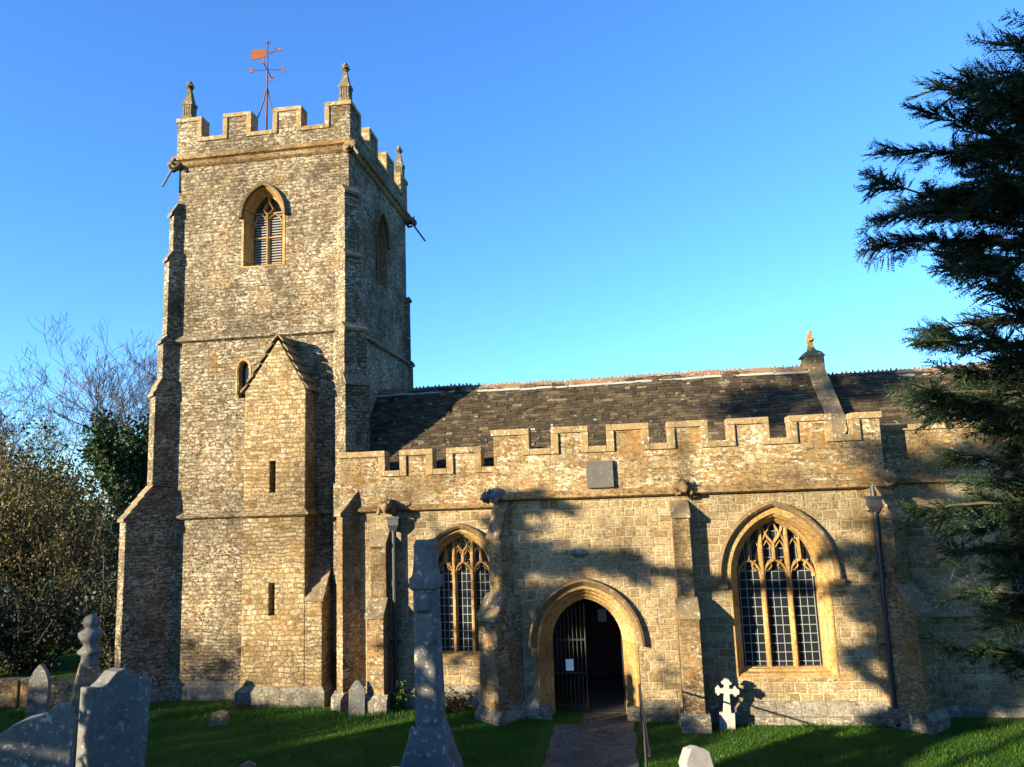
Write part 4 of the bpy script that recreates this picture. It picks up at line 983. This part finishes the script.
def on_ray(px, py, y):
    """a place seen in the photograph, at depth y"""
    d = (px - 512) / 760; e_ = (py - 383.5) / 760; v = Vector((Mr[0][0] * d + Mr[1][0] * e_ + Mr[2][0], Mr[0][1] * d + Mr[1][1] * e_ + Mr[2][1], Mr[0][2] * d + Mr[1][2] * e_ + Mr[2][2]))
    return EYE + v * ((y + 17) / v.y)
def ivy_on(root, stems, mat, seed, dens, zlo, zhi, maxlv, sz=.13, thick=.35):
    r = np.random.default_rng(seed); P = []; D = []
    for pts, rr, lv in stems:
        if lv > maxlv: continue
        for a, b in zip(pts[:-1], pts[1:]):
            L = (b - a).length
            for i in range(int(L * dens)):
                c = a.lerp(b, r.random())
                if not (zlo < c.z < zhi): continue
                d = r.normal(size=3); d /= np.linalg.norm(d); P.append(np.array(c) + d * thick * r.random() ** .6); D.append(d + np.array((0, 0, -.3)))
    if P: leaves('ivy', M[mat], P, D, sz, sz * .8, root, seed)
bt = (-25.0, 17.0, -.3)
root, tips, stems = bare_tree('ash_tree', 'bare winter tree with ivy-clad stems rising behind the tower at left', bt, 25.0, 8, .6, 7, .36, 'bark', .19, (-.10, 0), .012)
ivy_on(root, stems, 'ivy', 5, 260, 0, 10.5, 2, .2, .6)
bt2 = (-21.6, 15.0, -.3)
root, tips, stems = bare_tree('ash_tree', 'ivy-covered dark stem with bare twigs on top hard against the tower at left', bt2, 18.5, 14, .5, 7, .28, 'bark', .24, (-.05, 0), .011)
ivy_on(root, stems, 'ivy', 6, 230, 0, 11.5, 2, .2, .42)

root, tips, stems = bare_tree('ash_tree', 'broad pale bare tree farthest left above the yellow thicket', (-33.0, 20.0, -.3), 22.0, 23, .7, 7, .3, 'bark', .20, (.05, 0), .012)
ivy_on(root, stems, 'ivy', 7, 160, 0, 9.0, 1, .2, .5)
def bush(name, label, base, h, w, mat, seed, n=9000, sz=.13, branch=40, bmat='bark', cat='bush', group=None):
    """many thin stems from the base, leaf clusters along them, uneven outline"""
    r = np.random.default_rng(seed); root = empty(name, label, cat, base, group or ('bushes beyond the boundary wall' if name == 'hedgerow_bush' else 'plants at the foot of the walls')); m = MB(); P = []; D = []; cl = []
    for i in range(branch):
        a = r.random() * 6.283; ht = h * r.uniform(.45, 1.05); rd = w * r.uniform(.2, 1.0); pts = []
        for k in range(6):
            f = k / 5; pts.append(Vector((base[0] + math.cos(a + .4 * math.sin(f * 3 + i)) * rd * f ** .8 + r.normal() * .05, base[1] + math.sin(a) * rd * f ** .8 + r.normal() * .05, base[2] - .1 + ht * (f - .25 * f * f * (rd / w)))))
        m.tube(pts, [max(.055 * (1 - .85 * k / 5), .008) * h / 5 for k in range(6)], 4, cap=False)
        for k in range(7):
            f = r.uniform(.25, 1.02); j = min(int(f * 5), 4); c = pts[j].lerp(pts[j + 1], min(f * 5 - j, 1)); cl.append((np.array(c), r.uniform(.25, .62) * h / 5))
            e_ = np.array(c) + r.normal(size=3) * .5 * h / 5; m.tube([c, Vector(e_)], [.012 * h / 5, .004], 3, cap=False); cl.append((e_, r.uniform(.15, .4) * h / 5))
    ks = r.integers(0, len(cl), n)
    for k in ks:
        c, s = cl[k]; d = r.normal(size=3); d /= np.linalg.norm(d); P.append(c + d * s * r.random() ** .5); D.append(d * .6 + r.normal(size=3) * .5 + np.array((0, 0, -.2)))
    m.build('stems', M[bmat], root, uv=False); leaves('foliage', M[mat], P, D, sz, sz * .6, root, seed)
    return root
bush('hedgerow_bush', 'tall yellowing autumn thicket at the left edge behind the boundary wall', (-23.4, 8.5, -.4), 8.2, 3.6, 'autumn', 31, 20000, .15, 60)
bush('hedgerow_bush', 'brown twiggy bush between the yellow thicket and the tower', (-19.6, 8.5, -.4), 6.2, 2.8, 'autumn2', 32, 14000, .13, 60)
bush('hedgerow_bush', 'dark evergreen bush low behind the narrow arched headstone', (-18.2, 4.6, -.2), 3.6, 2.6, 'darkleaf', 33, 9000, .12, 45, 'bark')
bush('hedgerow_bush', 'dark evergreen bush at the left edge low behind the boundary wall', (-21.5, 3.6, -.2), 3.8, 2.8, 'darkleaf', 34, 9000, .12, 45, 'bark')
bush('hedgerow_bush', 'dense dark laurel against the foot of the tower buttress', (-15.4, 5.0, -.2), 3.9, 2.0, 'darkleaf', 37, 8000, .12, 40, 'bark')
bush('hedgerow_bush', 'far brownish thicket top filling the gap behind the yellow bush', (-30.5, 17.0, -.5), 10.5, 5, 'autumn', 35, 16000, .2, 50)
bush('hedgerow_bush', 'ivy-green tall bush behind the brown twiggy bush beside the tower', (-24.2, 14.5, -.5), 8.8, 3.2, 'ivy', 36, 16000, .17, 45)
# weeds by the walls
bush('wall_plant', 'fresh green self-sown plant beside the downpipe of the west bay', (-5.25, .42, G(-5.2, .4)), .85, .28, 'weed', 41, 420, .07, 9, 'stem', 'plant')
bush('wall_plant', 'dry brown plant stems under the west bay window', (-4.0, .35, G(-4, .3)), .62, .55, 'brownleaf', 42, 700, .06, 40, 'stem', 'plant')
bush('wall_plant', 'brown withered clump at the foot of the stair turret', (-9.15, .55, G(-9, .5)), .35, .35, 'brownleaf', 43, 350, .05, 25, 'stem', 'plant')

# lawn: grass blades where the picture shows the ground
def lawn():
    r = np.random.default_rng(2); n = 190000
    y = -7.6 + 8.4 * r.random(n); d = y + 17; x = (-.98 + r.random(n) * 1.62) * d
    ok = ~((x > -1.9) & (x < .08) & (y < .5)); 
    ok &= ~((y > -.14) & (x > -2.75)) & ~((y > .55) & (x > -11.9)) & (y < .55)
    x, y = x[ok], y[ok]; z = gz(x, y) - .005; n = len(x)
    cl = np.sin(x * 3.1 + 1.3 * np.sin(y * 2.7)) * np.sin(y * 3.7 + 1.1 * np.sin(x * 1.9)); h = (.038 + .022 * r.random(n)) * (1 + .45 * cl) * (1 + 1.6 * r.random(n) * ((y > -.3) | ((y < -6.5) & (np.abs(x + 2.6) < 1))))
    a = r.random(n) * 6.283; w = .006 * r.uniform(.7, 1.4, n); lx, ly = r.normal(0, .022, n), r.normal(0, .022, n)
    v = np.stack([np.stack([x + np.cos(a) * w, y + np.sin(a) * w, z], 1), np.stack([x - np.cos(a) * w, y - np.sin(a) * w, z], 1), np.stack([x + lx, y + ly, z + h], 1)], 1).reshape(-1, 3)
    me = bpy.data.meshes.new('lawn_grass'); me.vertices.add(3 * n); me.loops.add(3 * n); me.polygons.add(n)
    me.vertices.foreach_set('co', v.astype(np.float32).ravel()); me.loops.foreach_set('vertex_index', np.arange(3 * n, dtype=np.int32)); me.polygons.foreach_set('loop_start', np.arange(0, 3 * n, 3, dtype=np.int32))
    me.materials.append(M['grass']); me.update(calc_edges=True); me.validate()
    o = bpy.data.objects.new('lawn_grass', me); COL.objects.link(o); tag(o, 'short mown green lawn grass around the church', 'grass'); o['kind'] = 'stuff'
lawn()

# trees of the churchyard boundary to the south-west, outside the frame: they shade the lawn and streak the walls
def boundary_conifer(label, x, y, top, r_tab, nb, seed, zmin, az=None, per=6, droop=.2, spray=(.5, 1.1), upr=(.15, .6)):
    bz_ = G(x, y); rf_ = interp([(z - bz_, r) for z, r in r_tab])
    return conifer('boundary_yew', label, 'yew tree', (x, y, bz_), top - bz_, rf_, nb, seed, needle=(.10, .045), spray=spray, zmin=zmin - bz_, per=per, trunk_r=.14, droop=droop, n_side=6, needles=6, az=az, upr=upr)
boundary_conifer('slim dark yew in the south-west churchyard boundary', -18.2, -13.2, 8.0, [(4, 1.0), (6.6, 1.2), (8.0, .6)], 30, 61, 4.4, None, 5, .12)
boundary_conifer('tall bare-trunked yew with a few long level boughs on the south-west boundary', -18.9, -12.8, 8.35, [(6.6, 4.6), (8.7, 4.8)], 8, 68, 6.8, (-16, 14), 8, .16, (.3, .55), (.02, .14))
boundary_conifer('small conical yew on the south-west boundary nearest the photographer', -10.95, -14.6, 7.2, [(2.6, .7), (5, .75), (7, .35)], 90, 69, 2.8, None, 9, .15, (.18, .36))
boundary_conifer('short yew with one side of drooping boughs on the south-west boundary', -8.9, -13.4, 7.4, [(4, .8), (6, 2.6), (7.5, 3.2)], 8, 62, 5.6, (150, 200), 6, .30, (.35, .7), (.1, .3))
boundary_conifer('broad dense yew standing behind the photographer', -7.6, -20.0, 14.5, [(4, 2.6), (8, 3.4), (12, 2.6), (14.5, .8)], 120, 63, 5.0, None, 7, .2)
boundary_conifer('round yew well back on the south-west boundary', -15.0, -20.0, 12.2, [(7, 1.0), (9, 1.7), (11, 1.4), (12.2, .4)], 70, 64, 7.2, None, 7, .2)
boundary_conifer('tallest thin yew far back on the south-west boundary', -21.6, -20.0, 16.0, [(9, 1.0), (13, 1.0), (14.5, 1.7), (16, .6)], 20, 65, 13.6, None, 5, .2)
for i, (x, h_) in enumerate(((-38.0, 4.4), (-35.4, 4.4), (-32.6, 4.4), (-30.0, 4.3), (-27.8, 4.2), (-24.7, 2.8), (-22.6, 2.9), (-20.4, 2.1), (-18.2, 2.9), (-16.0, 2.5), (-14.2, 2.6), (-9.6, 1.2))):
    bush('boundary_shrub', 'rounded evergreen shrub in the row along the south-west boundary, outside the frame', (x, -13.6 - .3 * (i % 2), G(x, -13.6)), h_ + .3, 1.6, 'darkleaf', 70 + i, 5000, .16, 26, 'bark', 'shrub', 'boundary shrubs')
